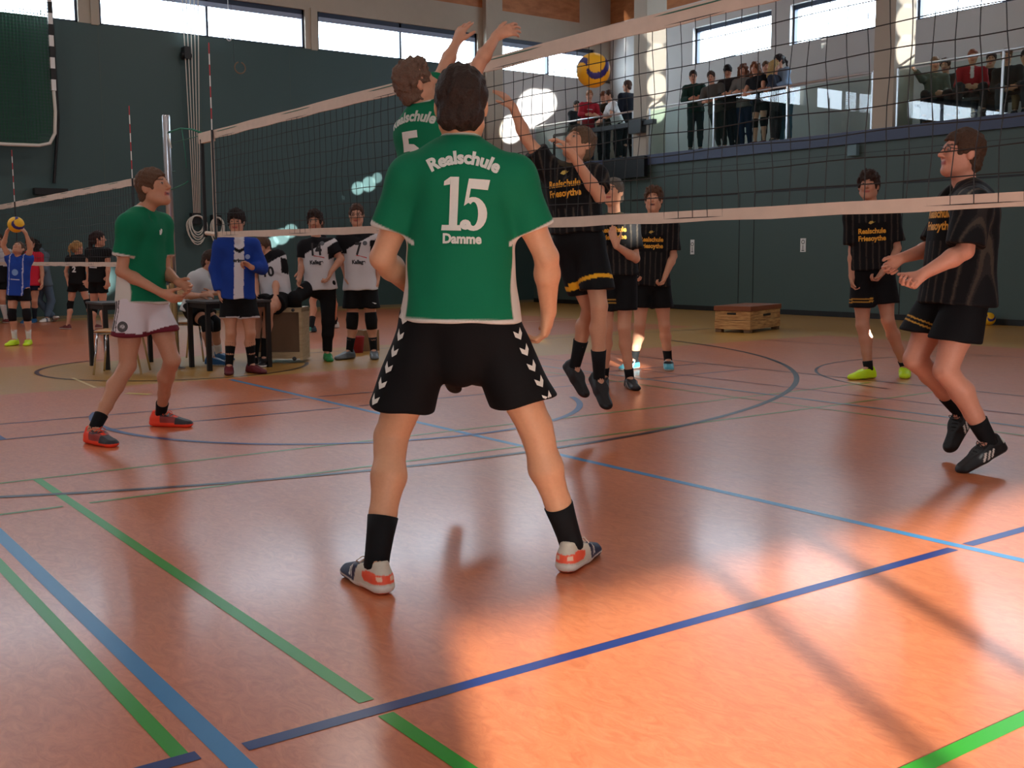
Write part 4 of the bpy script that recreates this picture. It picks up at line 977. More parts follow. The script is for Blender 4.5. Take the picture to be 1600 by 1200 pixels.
# ------------------------------------------------------------------ balls
def ball(c, lb, rot, grp='volleyballs'):
    R = .105; bm = bmesh.new(); bmesh.ops.create_icosphere(bm, subdivisions=5, radius=R); V = np.array([v.co[:] for v in bm.verts])
    A = np.array(Matrix.Rotation(rot[0], 3, 'X') @ Matrix.Rotation(rot[1], 3, 'Y') @ Matrix.Rotation(rot[2], 3, 'Z')); q = V/R@A
    ang = np.arctan2(q[:, 1], q[:, 0])+1.9*q[:, 2]; k2 = np.floor((ang+PI*4)/(PI/4)).astype(int) % 8; fr3 = np.mod((ang+PI*4)/(PI/4), 1)
    cols = np.tile(np.array(lin((232, 178, 30)), np.float32), (len(V), 1)); cols[(k2 % 4 == 0)] = lin((38, 36, 110))
    groove = (fr3 < .05) | (fr3 > .95)
    for i, v in enumerate(bm.verts):
        if groove[i]: v.co *= .985
    me = bpy.data.meshes.new('volleyball'); bm.to_mesh(me); bm.free(); at = me.color_attributes.new('Col', 'FLOAT_COLOR', 'POINT'); c4 = np.ones((len(V), 4), np.float32); c4[:, :3] = cols; at.data.foreach_set('color', c4.ravel())
    me.polygons.foreach_set('use_smooth', [True]*len(me.polygons)); me.materials.append(MSHOE); o = bpy.data.objects.new('volleyball', me); COL.objects.link(o); o.location = c; tag(o, lb, 'ball', grp); return o
ball(PD(927, 110, 6.95), 'yellow and blue volleyball flying in the air above the net', (1.5, .5, .2))
p = onplane(1545, 498, 1, 16.75); ball((p[0], 16.75, .105), 'yellow and dark volleyball lying on the floor at the green wall', (1.2, .3, .4))
ball(PD(25, 351, 14.62), 'volleyball in the raised hands of the player in the blue jersey', (.5, .9, .2))

# ------------------------------------------------------------------ tables, chairs, boxes
def table(x0, x1, y0, y1, h, lb):
    t = empty('table', ((x0+x1)/2, (y0+y1)/2, 0), lb, 'table', 'black-legged officials tables')
    box_obj('table_top', (x0, y0, h-.025), (x1, y1, h), mat_flat((58, 54, 54)), t, bevel=.004)
    m = MB().box((x0+.02, y0+.02, h-.075), (x1-.02, y0+.05, h-.026)).box((x0+.02, y1-.05, h-.075), (x1-.02, y1-.02, h-.026)).box((x0+.02, y0+.05, h-.075), (x0+.05, y1-.05, h-.026)).box((x1-.05, y0+.05, h-.075), (x1-.02, y1-.05, h-.026)); m.build('apron', M_BLACK, t)
    for x in (x0+.01, x1-.055):
        for y in (y0+.01, y1-.055): box_obj('leg', (x, y, 0), (x+.045, y+.045, h-.026), M_BLACK, t)
    return t
TA = (-12.3, -11.66, 3.22, 3.92); table(*TA, .70, 'black table behind the boy in green and white shorts')
TB = (-11.45, -10.86, 4.02, 4.74); table(*TB, .715, 'black table beside the boy in the blue jacket')
def chair(c, phi, lb):
    t = empty('chair', (c[0], c[1], 0), lb, 'chair', 'steel tube chairs'); f = Ffac(phi); l = np.cross(UP, f); P = lambda a, b, z: np.array([c[0], c[1], 0])+f*a+l*b+UP*z
    m = MB(); q = [P(-.2, -.2, .43), P(.2, -.2, .43), P(.2, .2, .43), P(-.2, .2, .43)]; m.add(q+[v+UP*.02 for v in q], [(0, 3, 2, 1), (4, 5, 6, 7), (0, 1, 5, 4), (1, 2, 6, 5), (2, 3, 7, 6), (3, 0, 4, 7)]); m.build('seat', M_BOXW, t, bevel=.008)
    q = [P(-.21, -.19, .66), P(-.23, -.19, .86), P(-.23, .19, .86), P(-.21, .19, .66)]; m = MB().add(q+[v+f*.015 for v in q], [(0, 3, 2, 1), (4, 5, 6, 7), (0, 1, 5, 4), (1, 2, 6, 5), (2, 3, 7, 6), (3, 0, 4, 7)]); m.build('backrest', M_BOXW, t, bevel=.004)
    for s in (-1, 1):
        MB().tube([P(.22, .2*s, .011), P(.17, .18*s, .42)], .011, 8).build('leg', M_CHROME, t, smooth=True); MB().tube([P(-.24, .2*s, .011), P(-.17, .18*s, .42), P(-.24, .18*s, .88)], .011, 8).build('leg', M_CHROME, t, smooth=True)
        MB().tube([P(.17, .18*s, .42), P(-.17, .18*s, .42)], .011, 8).build('seat_rail', M_CHROME, t, smooth=True)
p = fl(190, 584); chair((p[0], p[1]), -84, 'steel tube chair at the black table behind the boy in white shorts')
CH2 = ground(306, 12.35, 0); chair(CH2, 75, 'steel tube chair under the seated scorer in the white shirt')
# wheeled wooden box
bw0, bw1 = ground(398, 12.0, 0), ground(473, 12.0, 0); xd_ = _n(bw1-bw0); yd_ = np.cross(UP, xd_); LB = np.linalg.norm(bw1-bw0)
t = empty('wheeled_box', tuple(bw0), 'open wooden box on castors that the seated player number 10 sits on', 'box')
def obox(name, a0, a1, b0, b1, z0, z1, m, par):
    P = lambda a, b, z: bw0+xd_*a+yd_*b+UP*z
    q = [P(a0, b0, z0), P(a1, b0, z0), P(a1, b1, z0), P(a0, b1, z0), P(a0, b0, z1), P(a1, b0, z1), P(a1, b1, z1), P(a0, b1, z1)]
    return MB().add(q, [(0, 3, 2, 1), (4, 5, 6, 7), (0, 1, 5, 4), (1, 2, 6, 5), (2, 3, 7, 6), (3, 0, 4, 7)]).build(name, m, par)
M_PALE = wood_mat('pale_wood', lin((172, 148, 112)), lin((192, 170, 134)), 6, (1, 1, 6), .5)
obox('side_panel', 0, .025, 0, .45, .03, .60, M_PALE, t); obox('side_panel', LB-.03, LB, 0, .45, .03, .60, M_PALE, t); obox('back_panel', .025, LB-.03, .05, .07, .12, .56, M_BROWNP, t)
obox('top_panel', 0, LB, 0, .45, .56, .61, M_PALE, t); obox('bottom_rail', .025, LB-.03, 0, .45, .05, .12, M_PALE, t)
for a in (.06, LB-.09):
    c = bw0+xd_*a+yd_*-.012+UP*.05; MB().cyl(c, c+yd_*.03, .022, 14).build('castor', mat_flat((60, 60, 62)), t, smooth=True)
    c = bw0+xd_*a+yd_*-.012+UP*.585; MB().cyl(c, c+yd_*.02, .018, 14).build('corner_bolt', mat_flat((60, 60, 62)), t, smooth=True)
c = ground(557, 13.3, 0); t = empty('red_bucket', tuple(c), 'small red bucket on the floor between the shoes of player number 7', 'bucket'); MB().lathe(tuple(c), [(.08, 0), (.10, .19), (.105, .20), (.09, .20), (.075, .02)], 18).build('bucket_body', mat_flat((150, 30, 40)), t, smooth=True)
c = ground(574, 13.6, 0); t = MB().box((-.11, -.11, 0), (.11, .11, .26)).build('cardboard_carton', mat_flat((130, 100, 70))); t.location = c; tag(t, 'small brown carton on the floor beside the red bucket', 'carton')
# vaulting box
A_, B_, C_ = fl(1137, 516), fl(1172, 521), fl(1219, 514)
xd = _n(C_-B_); yd = _n(A_-B_); yd = _n(yd-xd*(yd@xd)); W_ = np.linalg.norm(C_-B_); D_ = abs((A_-B_)@yd)
t = empty('vaulting_box', tuple(B_), 'low wooden vaulting box with a leather top standing on the yellow floor', 'vaulting box')
def vb(name, a0, a1, b0, b1, z0, z1, m, par=t, tp=0):
    P = lambda a, b, z: B_+xd*a+yd*b+UP*z
    q = [P(a0, b0, z0), P(a1, b0, z0), P(a1, b1, z0), P(a0, b1, z0), P(a0+tp, b0+tp, z1), P(a1-tp, b0+tp, z1), P(a1-tp, b1-tp, z1), P(a0+tp, b1-tp, z1)]
    if np.cross(xd, yd)[2] < 0: q = q[:4][::-1]+q[4:][::-1]
    return MB().add(q, [(0, 3, 2, 1), (4, 5, 6, 7), (0, 1, 5, 4), (1, 2, 6, 5), (2, 3, 7, 6), (3, 0, 4, 7)]).build(name, m, par, bevel=.006)
vb('section', 0, W_, 0, D_, .05, .185, M_BOXW); vb('section', .004, W_-.004, .004, D_-.004, .188, .325, M_BOXW)
vb('leather_top', -.01, W_+.01, -.01, D_+.01, .327, .40, M_LEATH); 
for a, b in ((0, 0), (W_-.12, 0), (0, D_-.12), (W_-.12, D_-.12)): vb('foot', a+.01, a+.11, b+.01, b+.11, 0, .05, M_BROWNP)
vb('grip_hole', W_*.42, W_*.66, -.004, .01, .235, .27, M_BLACK); vb('grip_hole', -.004, .01, D_*.4, D_*.65, .27, .30, M_BLACK)

# ------------------------------------------------------------------ people on the court
WH = (226, 224, 214)
def chevrons(leg, ang=0, n=8, d0=.02, step=.058, col=WH, s=.019):
    return [dict(on='shorts', leg=leg, ang=ang, d=d0+i*step, col=col, name='white_chevron', poly=[[(-s, s*.9), (0, 0), (0, -s*1.1), (-s, -s*.2)], [(0, 0), (s, s*.9), (s, -s*.2), (0, -s*1.1)]]) for i in range(n)]
YEL = (226, 160, 40)
def fries(turn=0, h=.40, sz=.060):
    return [dict(t='Realschule', size=sz, bold=.0022, h=h, col=YEL, turn=turn, name='yellow_lettering', sx=.88), dict(t='Friesoythe', size=sz, bold=.0022, h=h-.062, col=YEL, turn=turn, name='yellow_lettering', sx=.88),
            dict(poly=[[(-.028, -.004), (-.01, -.014), (.03, .008), (.012, .002), (-.006, -.006), (-.018, .0), (-.006, .008), (.012, .008), (.006, .014), (-.016, .012)]], h=h+.09, col=(190, 160, 70), turn=turn, name='emblem')]
def _ell(cx, cy, rx, ry, a0, a1, ix, iy, n=16):
    A = [math.radians(a0+(a1-a0)*i/n) for i in range(n+1)]; return [[(cx+rx*math.cos(A[i]), cy+ry*math.sin(A[i])), (cx+rx*math.cos(A[i+1]), cy+ry*math.sin(A[i+1])), (cx+ix*math.cos(A[i+1]), cy+iy*math.sin(A[i+1])), (cx+ix*math.cos(A[i]), cy+iy*math.sin(A[i]))] for i in range(n)]
NUM15 = [[(-.049, .091), (-.020, .091), (-.024, -.070), (-.052, -.070)], [(-.049, .091), (-.070, .076), (-.071, .062), (-.050, .066)], [(-.078, -.086), (-.010, -.086), (-.012, -.068), (-.076, -.068)],
         [(.019, .086), (.084, .084), (.077, .050), (.012, .054)], [(.013, .086), (.026, .086), (.012, .006), (-.002, -.004)]] + _ell(.030, -.030, .046, .056, 128, -118, .016, .040) + _ell(.004, -.066, .019, .017, 0, 360, .001, .001, 12)
# player 15, seen from behind
g0 = 3.83
person('tall player in a green number 15 shirt standing with his back to the camera', g0, 1.88, 180, (718, 497), (722, 222), (721, 165), hf=(178, -4), vox=.0058, skin=(212, 158, 122), w=1.04,
       aL=(597, 403, .03, 645, 452, .20), aR=(854, 402, .03, 857, 487, .10, 851, 527, .03), shL=(646, 282), shR=(799, 282),
       lL=(612, 682, .05, 588, None, -.13, -148, 0), lR=(836, 668, .04, 893, None, .12, 156, 0), curlL=.5, curlR=.55, handR=-120, pnR=None, tcurl=.3,
       top=dict(fn=green_top, hem=.01, sleeve=.64, t=.024, w=1.02, vneck=False, fold=.006, collar=True), bottom=dict(fn=flatc(BLACK), len=.76, loose=.024, flare=.014, fold=.006, rise=.05, crotch=.13), hair=('crop', (48, 36, 30)), socks=((20, 20, 22), .16), shoes='indoor', seed=3, lace=(226, 200, 180),
       prints=[dict(poly=[[(x*.94, y*.95) for x, y in p_] for p_ in NUM15], h=.366, x=.017, col=(222, 222, 212), back=True, name='shirt_number'), dict(t='Realschule', size=.057, bold=.0026, h=.496, x=.012, col=(214, 216, 206), back=True, arc=.21, name='shirt_lettering', sx=.90),
               dict(t='Damme', size=.042, bold=.0018, h=.245, x=.010, col=(214, 216, 206), back=True, name='shirt_lettering', sx=.92)]
       + chevrons(1, -38) + chevrons(-1, -38) + [dict(on='sock', leg=1, face=180, h=.105, col=(190, 190, 190), poly=[[(-.028, .022), (-.023, .026), (.002, .006), (-.003, .002)], [(.002, .006), (.02, .018), (.022, .014), (.003, .0)], [(-.003, .004), (.003, .003), (.010, -.024), (.005, -.025)]]),
                                              dict(on='sock', leg=-1, face=150, h=.115, col=(215, 215, 215), poly=[[(-.012, -.006), (.0, .006), (.014, .008), (.012, .0), (.0, -.002)]])])
# left player in green and white
def white_shorts(f):
    c = paint(f, (222, 216, 220)); s = -1
    m = (f['a'] < -.07) & (np.abs(f['b']+.035) < .008); c[m] = lin((70, 66, 64)); m = (f['a'] < -.07) & (np.abs(f['b']+.058) < .008); c[m] = lin((70, 66, 64)); m = (f['a'] < -.07) & (np.abs(f['b']+.012) < .004); c[m] = lin((70, 66, 64))
    for s in (1, -1): c[(f['t%d' % s] > .50) & (f['d%d' % s] < .2)] = lin((110, 36, 50))
    return c
person('player in a green shirt and white shorts with bright orange shoes looking up', 7.1, 1.82, 62, (222, 468), (222, 328), (240, 293), hf=(72, 12), sphi=58, vox=.0068, skin=(196, 142, 112), w=.93,
       aR=(190, 424, -.02, 253, 458, .02, 277, 469, .02), aL=(258, 425, .0, 279, 441, -.20, 290, 447, -.02), curlL=.5, curlR=.5, shR=(203, 352, 0), shL=(252, 352, 0),
       lR=(199, 571, -.02, 146, None, -.26, 52, 0), lL=(268, 562, -.03, 251, None, .30, 78, 0),
       top=dict(fn=green_top, hem=.02, sleeve=.66, t=.026, fold=.007), bottom=dict(fn=white_shorts, len=.55, loose=.022, flare=.02, fold=.008, name='white_shorts'), hair=('crop', (92, 66, 48)), socks=((18, 18, 20), .11), shoes='orange', seed=5, mouth_open=True, lace=(250, 90, 60),
       prints=[dict(poly=[[(-.012, -.018), (.0, -.02), (.010, -.004), (.014, .016), (.0, .02), (-.004, .008), (-.012, .012)]], h=.43, x=.075, turn=-15, col=(220, 224, 216), name='emblem'), dict(on='shorts', leg=-1, ang=22, d=.17, x=0.0, col=(78, 76, 76), name='round_badge', poly=[[(.034*math.cos(a), .034*math.sin(a)) for a in [2*PI*k_/16 for k_ in range(16)]]]),
               dict(on='shorts', leg=-1, ang=22, d=.17, x=0.0, col=(200, 196, 196), name='round_badge', poly=[[(.016*math.cos(a), .016*math.sin(a)-.0) for a in [2*PI*k_/10 for k_ in range(10)]]])])
# jumping green player
person('jumping player in a green shirt at the net with both arms stretched up', 5.75, 1.72, 150, (672, 318), (655, 168), (650, 132), hf=(112, 24), sphi=150, vox=.0068, skin=(200, 146, 118), w=.92,
       shL=(672, 160, 0), shR=(722, 170, .0), aL=(697, 100, .10, 713, 66, .12, 726, 34, .06), aR=(748, 100, .05, 776, 56, .12, 803, 44, .02), curlL=.12, curlR=.3, spread=.12,
       lL=(684, 440, .05, 700, 560, .20, 160, -45), lR=(722, 440, .05, 728, 575, .1, 110, -12), pnL=150, pnR=150,
       top=dict(fn=green_top, hem=.03, sleeve=.60, t=.022), bottom=dict(fn=flatc(BLACK), len=.6, loose=.025), hair=('quiff', (108, 84, 70)), socks=((20, 20, 22), .12), shoes='blackwhite', seed=8,
       prints=[dict(t='Realschule', size=.075, bold=.003, h=.43, col=(190, 196, 184), back=True, arc=.30, name='shirt_lettering', sx=.85), dict(t='5', size=.25, bold=.008, h=.20, col=(214, 214, 206), back=True, name='shirt_number')])
# jumping black player
def black_shorts(leg=None):
    def fn(f):
        c = paint(f, (15, 15, 18))
        for s in ((1, -1) if leg is None else (leg,)): c[(np.abs(f['t%d' % s]-.60) < .030) & (f['d%d' % s] < .2)] = lin((222, 160, 36))
        return c
    return fn
def thin_stripe_shorts(leg):
    def fn(f):
        c = paint(f, (15, 15, 18)); t_ = f['t%d' % leg]; c[((np.abs(t_-.555) < .010) | (np.abs(t_-.50) < .010)) & (f['d%d' % leg] < .2) & (np.sign(f['a']) == leg)] = lin((196, 146, 60)); return c
    return fn
person('player in a black striped shirt jumping behind the net with one arm up', 7.15, 1.76, -28, (903, 378), (893, 262), (905, 226), hf=(-50, 28), vox=.0075, skin=(204, 150, 120), w=.98,
       shR=(860, 266, 0), shL=(928, 276, 0), aR=(822, 216, -.05, 802, 168, -.05, 786, 146, -.0), aL=(937, 308, -.10, 893, 240, -.16, 873, 213, -.0), curlR=.18, curlL=.35, spread=.10, pnR=-120, pnL=-100,
       lL=(936, 478, -.10, 936, 590, .0, 20, -38), lR=(922, 482, .06, 898, 572, .18, 35, -42), 
       top=dict(fn=black_stripe_top, hem=-.06, sleeve=.62, t=.034, fold=.009), bottom=dict(fn=black_shorts(), len=.76, loose=.034, flare=.014), hair=('crop', (96, 76, 58)), socks=((20, 20, 22), .19), shoes='blackorange', seed=11, prints=fries(-4, .36))
# player behind the jumper
person('grey-haired looking player in black, hand raised, half hidden behind the jumping player', 9.55, 1.76, -12, (963, 422), (960, 338), (958, 300), hf=(-32, 8), vox=.009, skin=(206, 152, 122),
       aL=(993, 404, -.05, 963, 384, -.20, 957, 366, .0), aR=(930, 400, 0, 932, 430, -.05), shL=(984, 352, 0), curlL=.1, curlR=.3, pnL=150,
       lL=(975, 512, -.05, 984, None, .0, 10, 0), lR=(948, 512, 0, 944, None, .1, -10, 0),
       top=dict(fn=black_stripe_top, hem=.04, sleeve=.72, t=.036), bottom=dict(fn=thin_stripe_shorts(-1), len=.70, loose=.028), hair=('crop', (92, 84, 76)), socks=((20, 20, 22), .09), shoes='blackwhite', seed=12, prints=fries(0, .33))
person('player in a black striped shirt and light blue shoes standing with his mouth open', 11.15, 1.84, -10, (1017, 437), (1020, 343), (1021, 312), hf=(-14, 6), vox=.009, skin=(206, 152, 122),
       aL=(1052, 400, -.02, 1040, 430, -.12, 1036, 440, -.0), aR=(985, 395, -.05, 990, 425, -.12), curlL=.8, curlR=.8,
       lL=(1038, 508, -.04, 1044, None, .0, -5, 0), lR=(1000, 508, -.04, 990, None, .02, -40, 0), mouth_open=True,
       top=dict(fn=black_stripe_top, hem=.06, sleeve=.80, t=.036), bottom=dict(fn=flatc(BLACK), len=.62, loose=.026), hair=('swept', (84, 58, 42)), socks=((22, 24, 26), .10), shoes='cyan', seed=13, prints=fries(0, .37))
person('player in a black striped shirt with neon yellow shoes near the green wall', 10.2, 1.92, -14, (1363, 425), (1362, 321), (1357, 290), hf=(-25, 4), vox=.009, skin=(192, 140, 114),
       aR=(1333, 392, .0, 1331, 432, -.05, 1333, 449, 0), aL=(1401, 388, .0, 1379, 425, -.12, 1367, 440, 0), curlL=.85, curlR=.7, shR=(1333, 338, 0), shL=(1390, 338, 0),
       lR=(1348, 508, -.02, 1357, None, -.05, -62, 0), lL=(1387, 500, -.03, 1414, None, .16, -20, 0),
       top=dict(fn=black_stripe_top, hem=-.02, sleeve=.78, t=.038), bottom=dict(fn=thin_stripe_shorts(-1), len=.66, loose=.030), hair=('mop', (52, 38, 32)), socks=((22, 22, 24), .07), shoes='lime', seed=14, prints=fries(-4, .33))
# right player in profile
person('player with glasses in black at the right edge seen in profile, knees bent', 5.85, 1.84, -78, (1497, 452), (1511, 292), (1503, 240), hf=(-86, 8), vox=.0068, skin=(204, 142, 118), w=1.08,
       shL=(1518, 322, -.16), shR=(1492, 322, .14), aL=(1508, 392, -.06, 1443, 428, -.02, 1422, 446, 0), aR=(1462, 386, .0, 1407, 404, -.08, 1391, 417, 0), curlL=.9, curlR=.8, pnL=-60, pnR=0,
       lL=(1478, 578, -.03, 1546, 690, .0, -74, -22), lR=(1430, 560, .04, 1500, 642, .18, -60, -52), glasses=True,
       top=dict(fn=black_stripe_top, hem=.08, sleeve=.90, t=.044, w=1.05, fold=.010), bottom=dict(fn=thin_stripe_shorts(-1), len=.64, loose=.036, flare=.02), hair=('crop', (70, 48, 34)), socks=((18, 18, 20), .13), shoes='black3', seed=15, lace=(24, 24, 26), prints=fries(0, .36))

# ------------------------------------------------------------------ players waiting at the side
def blue_jacket(f):
    c = paint(f, (28, 62, 148)); sl = sleeve_mask(f, 1, .1) | sleeve_mask(f, -1, .1); m = (~sl) & (f['b'] > .03) & (np.abs(f['a']-.012) < .050+.0*f['h']); c[m] = lin((214, 216, 222))
    c[(~sl) & (f['h'] < -.055)] = lin((214, 216, 222)); m2 = m & (f['h'] > f['TL']*.66) & (np.abs(f['h']-f['TL']*.78-np.abs(f['a']-.012)*.5) < .018); c[m2] = lin((26, 26, 30)); return c
person('boy in a blue track jacket and black shorts holding his hand at his chest', 10.95, 1.66, 14, (371, 462), (372, 373), (369, 346), hf=(4, -4), vox=.009, skin=(198, 146, 118),
       aR=(337, 420, .02, 343, 456, -.05, 346, 470, 0), aL=(408, 418, .0, 393, 418, -.18, 384, 412, 0), curlL=.9, curlR=.5, shR=(346, 384, 0), shL=(394, 384, 0),
       lR=(361, 520, -.03, 358, None, -.0, 12, 0), lL=(391, 520, -.03, 393, None, .03, 52, 0),
       top=dict(fn=blue_jacket, hem=.03, sleeve=1.9, t=.030, name='track_jacket', fold=.008), bottom=dict(fn=two(BLACK, (200, 200, 205), lambda f: np.maximum(f['t1']*(f['d1'] < f['d-1']), f['t-1']*(f['d-1'] < f['d1'])) > .585), len=.60, loose=.03), hair=('mop', (34, 26, 24)), socks=((18, 18, 20), .26), shoes='darkred', seed=21,
       prints=[dict(t='erima', size=.052, bold=.003, h=.36, x=.012, col=(26, 26, 30), name='shirt_lettering'), dict(poly=[[(.026*math.cos(a), .026*math.sin(a)) for a in [2*PI*k_/12 for k_ in range(12)]]], h=.42, x=.10, col=(150, 170, 210), name='badge')])
def kal(num, h=.40): return [dict(t=num, size=.19, bold=.006, h=h-.015, col=(24, 24, 28), name='shirt_number', sx=.72), dict(t='Kallage', size=.058, bold=.003, h=h-.115, col=(30, 30, 34), name='sponsor_lettering', sx=.9),
                             dict(poly=[[(-.02, -.0), (.09, -.028), (.09, -.040), (.02, -.016), (-.03, -.010)]], h=h-.018, col=(190, 60, 66), name='sponsor_mark', x=0), dict(poly=[[(.026*math.cos(a), .026*math.sin(a)) for a in [2*PI*k_/12 for k_ in range(12)]]], h=h+.11, x=.075, col=(90, 94, 100), name='badge')]
person('player in a white and black number 7 shirt with glasses and black knee pads', 12.5, 1.80, 4, (563, 446), (560, 363), (557, 336), hf=(2, -2), vox=.010, skin=(198, 146, 120), glasses=True,
       aR=(537, 408, .02, 541, 434, -.05), aL=(592, 408, .02, 590, 436, .0), lR=(551, 500, -.03, 546, None, .0, -35, 0), lL=(580, 500, -.03, 584, None, .02, 10, 0),
       top=dict(fn=white_black_top, hem=.05, sleeve=.6, t=.030), bottom=dict(fn=flatc(BLACK), len=.66, loose=.032), hair=('crop', (70, 46, 34)), socks=((20, 20, 22), .16), pads=(18, 18, 20), shoes='grey', seed=22, prints=kal('7', .36)+[dict(on='shorts', leg=1, ang=60, d=.22, col=(220, 220, 220), name='emblem', poly=[[(-.03, .02), (.0, .0), (.03, .004), (.0, .014)]])])
person('number 14 player in white and black with one green sock, knee on the box', 12.35, 1.76, 2, (500, 446), (494, 373), (492, 346), hf=(0, -4), vox=.010, skin=(190, 138, 112),
       aR=(473, 412, .0, 468, 436, -.12), aL=(533, 405, -.02, 517, 425, -.14, 512, 438, 0), shR=(476, 386, 0), shL=(517, 384, 0), curlL=.4,
       lR=(460, 466, -.30, 468, 522, -.0, 0, -30), lL=(513, 503, -.03, 511, None, -.05, 18, 0),
       top=dict(fn=white_black_top, hem=.05, sleeve=.62, t=.030), bottom=dict(fn=flatc((16, 16, 19)), len=1.98, loose=.012, name='black_trousers'), hair=('quiff', (46, 32, 28)), shoes=('sock', 'black'), seed=23, prints=kal('14', .36))
person('seated player in a white and black number 10 shirt leaning forward on the wooden box', 12.15, 1.74, -8, (433, 468), (424, 397), (410, 386), hf=(-20, -12), vox=.010, skin=(196, 142, 116),
       shL=(435, 402, 0), shR=(402, 404, 0), aL=(431, 438, -.05, 431, 470, -.25, 433, 484, 0), aR=(398, 436, 0, 402, 462, -.2), curlL=.5,
       lL=(420, 482, -.42, 413, None, -.42, 5, 0), lR=(402, 482, -.40, 398, None, -.35, 0, 0),
       top=dict(fn=white_black_top, hem=.04, sleeve=.66, t=.028), bottom=dict(fn=flatc(BLACK), len=.62, loose=.03), hair=('crop', (86, 64, 50)), socks=((20, 20, 22), .22), shoes='blacksole', seed=24, prints=[dict(t='10', size=.15, bold=.005, h=.27, x=-.02, col=(24, 24, 28), name='shirt_number')])
person('seated scorer in a white shirt and black arm sleeve bent over the black table', 12.2, 1.74, 62, (307, 482), (320, 424), (330, 408), hf=(78, -18), vox=.010, skin=(196, 142, 116),
       shR=(305, 436, 0), shL=(328, 436, 0), aR=(291, 462, -.05, 315, 462, -.25, 324, 460, 0), aL=(340, 455, 0, 330, 458, -.20), curlR=.7,
       lR=(323, 506, -.20, 330, None, -.30, 68, 0), lL=(335, 503, -.05, 342, None, .1, 60, 0),
       top=dict(fn=two((206, 208, 210), (206, 208, 210), lambda f: f['b'] > 9), hem=.05, sleeve=.72, t=.032), bottom=dict(fn=flatc(BLACK), len=.62, loose=.03), hair=('crop', (60, 42, 34)), socks=((214, 212, 206), .12), pads=(18, 20, 24), shoes='blue', seed=25)
person('person in black shorts standing mostly hidden behind player number 14', 17.2, 1.72, -70, (506, 428), (500, 366), (496, 350), vox=.014, skin=(202, 146, 118),
       aR=(470, 398, 0, 468, 424, 0), aL='hang', lR=(489, 470, 0, 487, None, -.25, -70, 0), lL=(520, 462, 0, 523, None, .9, -60, 0), top=dict(fn=flatc((30, 30, 34)), hem=.04, sleeve=.5), bottom=dict(fn=flatc((34, 20, 26)), len=.5, loose=.02), hair=('crop', (60, 44, 34)), socks=((26, 26, 28), .18), shoes=('white', 'teal'), seed=26)

# ------------------------------------------------------------------ far court at the left
def blue_jersey(f):
    c = paint(f, (34, 70, 160)); c[(np.abs(f['a']) > .10) & (np.abs(f['a']) < .112) & (f['b'] > 0)] = lin((190, 200, 225)); return c
person('player in a blue jersey and neon shoes setting a ball over the head', 14.75, 1.56, -2, (29, 452), (30, 402), (29, 389), hf=(0, 48), vox=.011, skin=(200, 150, 122), w=.92,
       shR=(17, 405, 0), shL=(43, 405, 0), aR=(5, 384, -.05, 11, 362, -.05, 16, 354, 0), aL=(48, 386, -.05, 40, 364, -.05, 34, 355, 0), curlL=.2, curlR=.2, spread=.15, pnL=-90, pnR=90,
       lR=(19, 491, -.04, 23, None, .0, -10, 0), lL=(42, 491, -.04, 45, None, .03, 10, 0), top=dict(fn=blue_jersey, hem=.10, sleeve=.3, t=.024), bottom=dict(fn=flatc(BLACK), len=.46, loose=.014), hair=('crop', (90, 66, 50)), socks=((214, 212, 208), .16), pads=(22, 22, 26), shoes='lime', seed=31,
       prints=[dict(poly=[[(.05*math.cos(a), .05*math.sin(a)) for a in [2*PI*k_/12 for k_ in range(12)]]], h=.26, col=(120, 160, 215), name='badge'), dict(poly=[[(-.07, -.006), (.07, -.006), (.07, .010), (-.07, .010)]], h=.15, col=(170, 185, 220), name='print_stripe')])
person('player in black and white cut off by the left edge of the view', 19.8, 1.66, 20, (-3, 436), (-2, 388), (-1, 376), vox=.016, skin=(202, 146, 118), aL=(8, 412, 0, 6, 434, 0), lL=(4, 468, -.03, 9, None, .1, 60, 0), lR=(-10, 468, 0, -12, None, 0, 40, 0),
       top=dict(fn=two((200, 200, 204), (22, 22, 26), lambda f: f['h'] < f['TL']*.45), hem=.06, sleeve=.5), bottom=dict(fn=flatc(BLACK), len=.5), hair=('crop', (60, 44, 34)), socks=((214, 212, 206), .30), pads=None, shoes='maroon', seed=32)
person('player in a red top mostly hidden behind the setter in blue', 19.9, 1.62, 10, (48, 440), (47, 394), (47, 380), vox=.016, skin=(202, 146, 118), lL=(54, 470, 0, 54, None, .1, 10, 0), lR=(42, 470, 0, 41, None, 0, 0, 0),
       top=dict(fn=flatc((200, 40, 60)), hem=.08, sleeve=.5), bottom=dict(fn=flatc((24, 28, 50)), len=.45), hair=('crop', (70, 50, 40)), socks=((28, 34, 44), .24), shoes='blue', seed=33)
person('person in a grey-blue hooded jacket and jeans leaning on the green wall', 20.4, 1.66, -30, (68, 442), (60, 396), (53, 385), hf=(-60, 0), vox=.014, skin=(170, 120, 96), aR='fold', aL='fold', lR=(60, 470, -.10, 84, None, -.02, 40, 20), lL=(80, 470, 0, 73, None, -.15, -10, 0),
       top=dict(fn=flatc((98, 112, 124)), hem=.08, sleeve=1.9, t=.034, hood=True, name='hooded_jacket'), bottom=dict(fn=flatc((84, 102, 120)), len=1.98, loose=.016, name='jeans'), hair=('curly', (36, 26, 22)), shoes='white', seed=34)
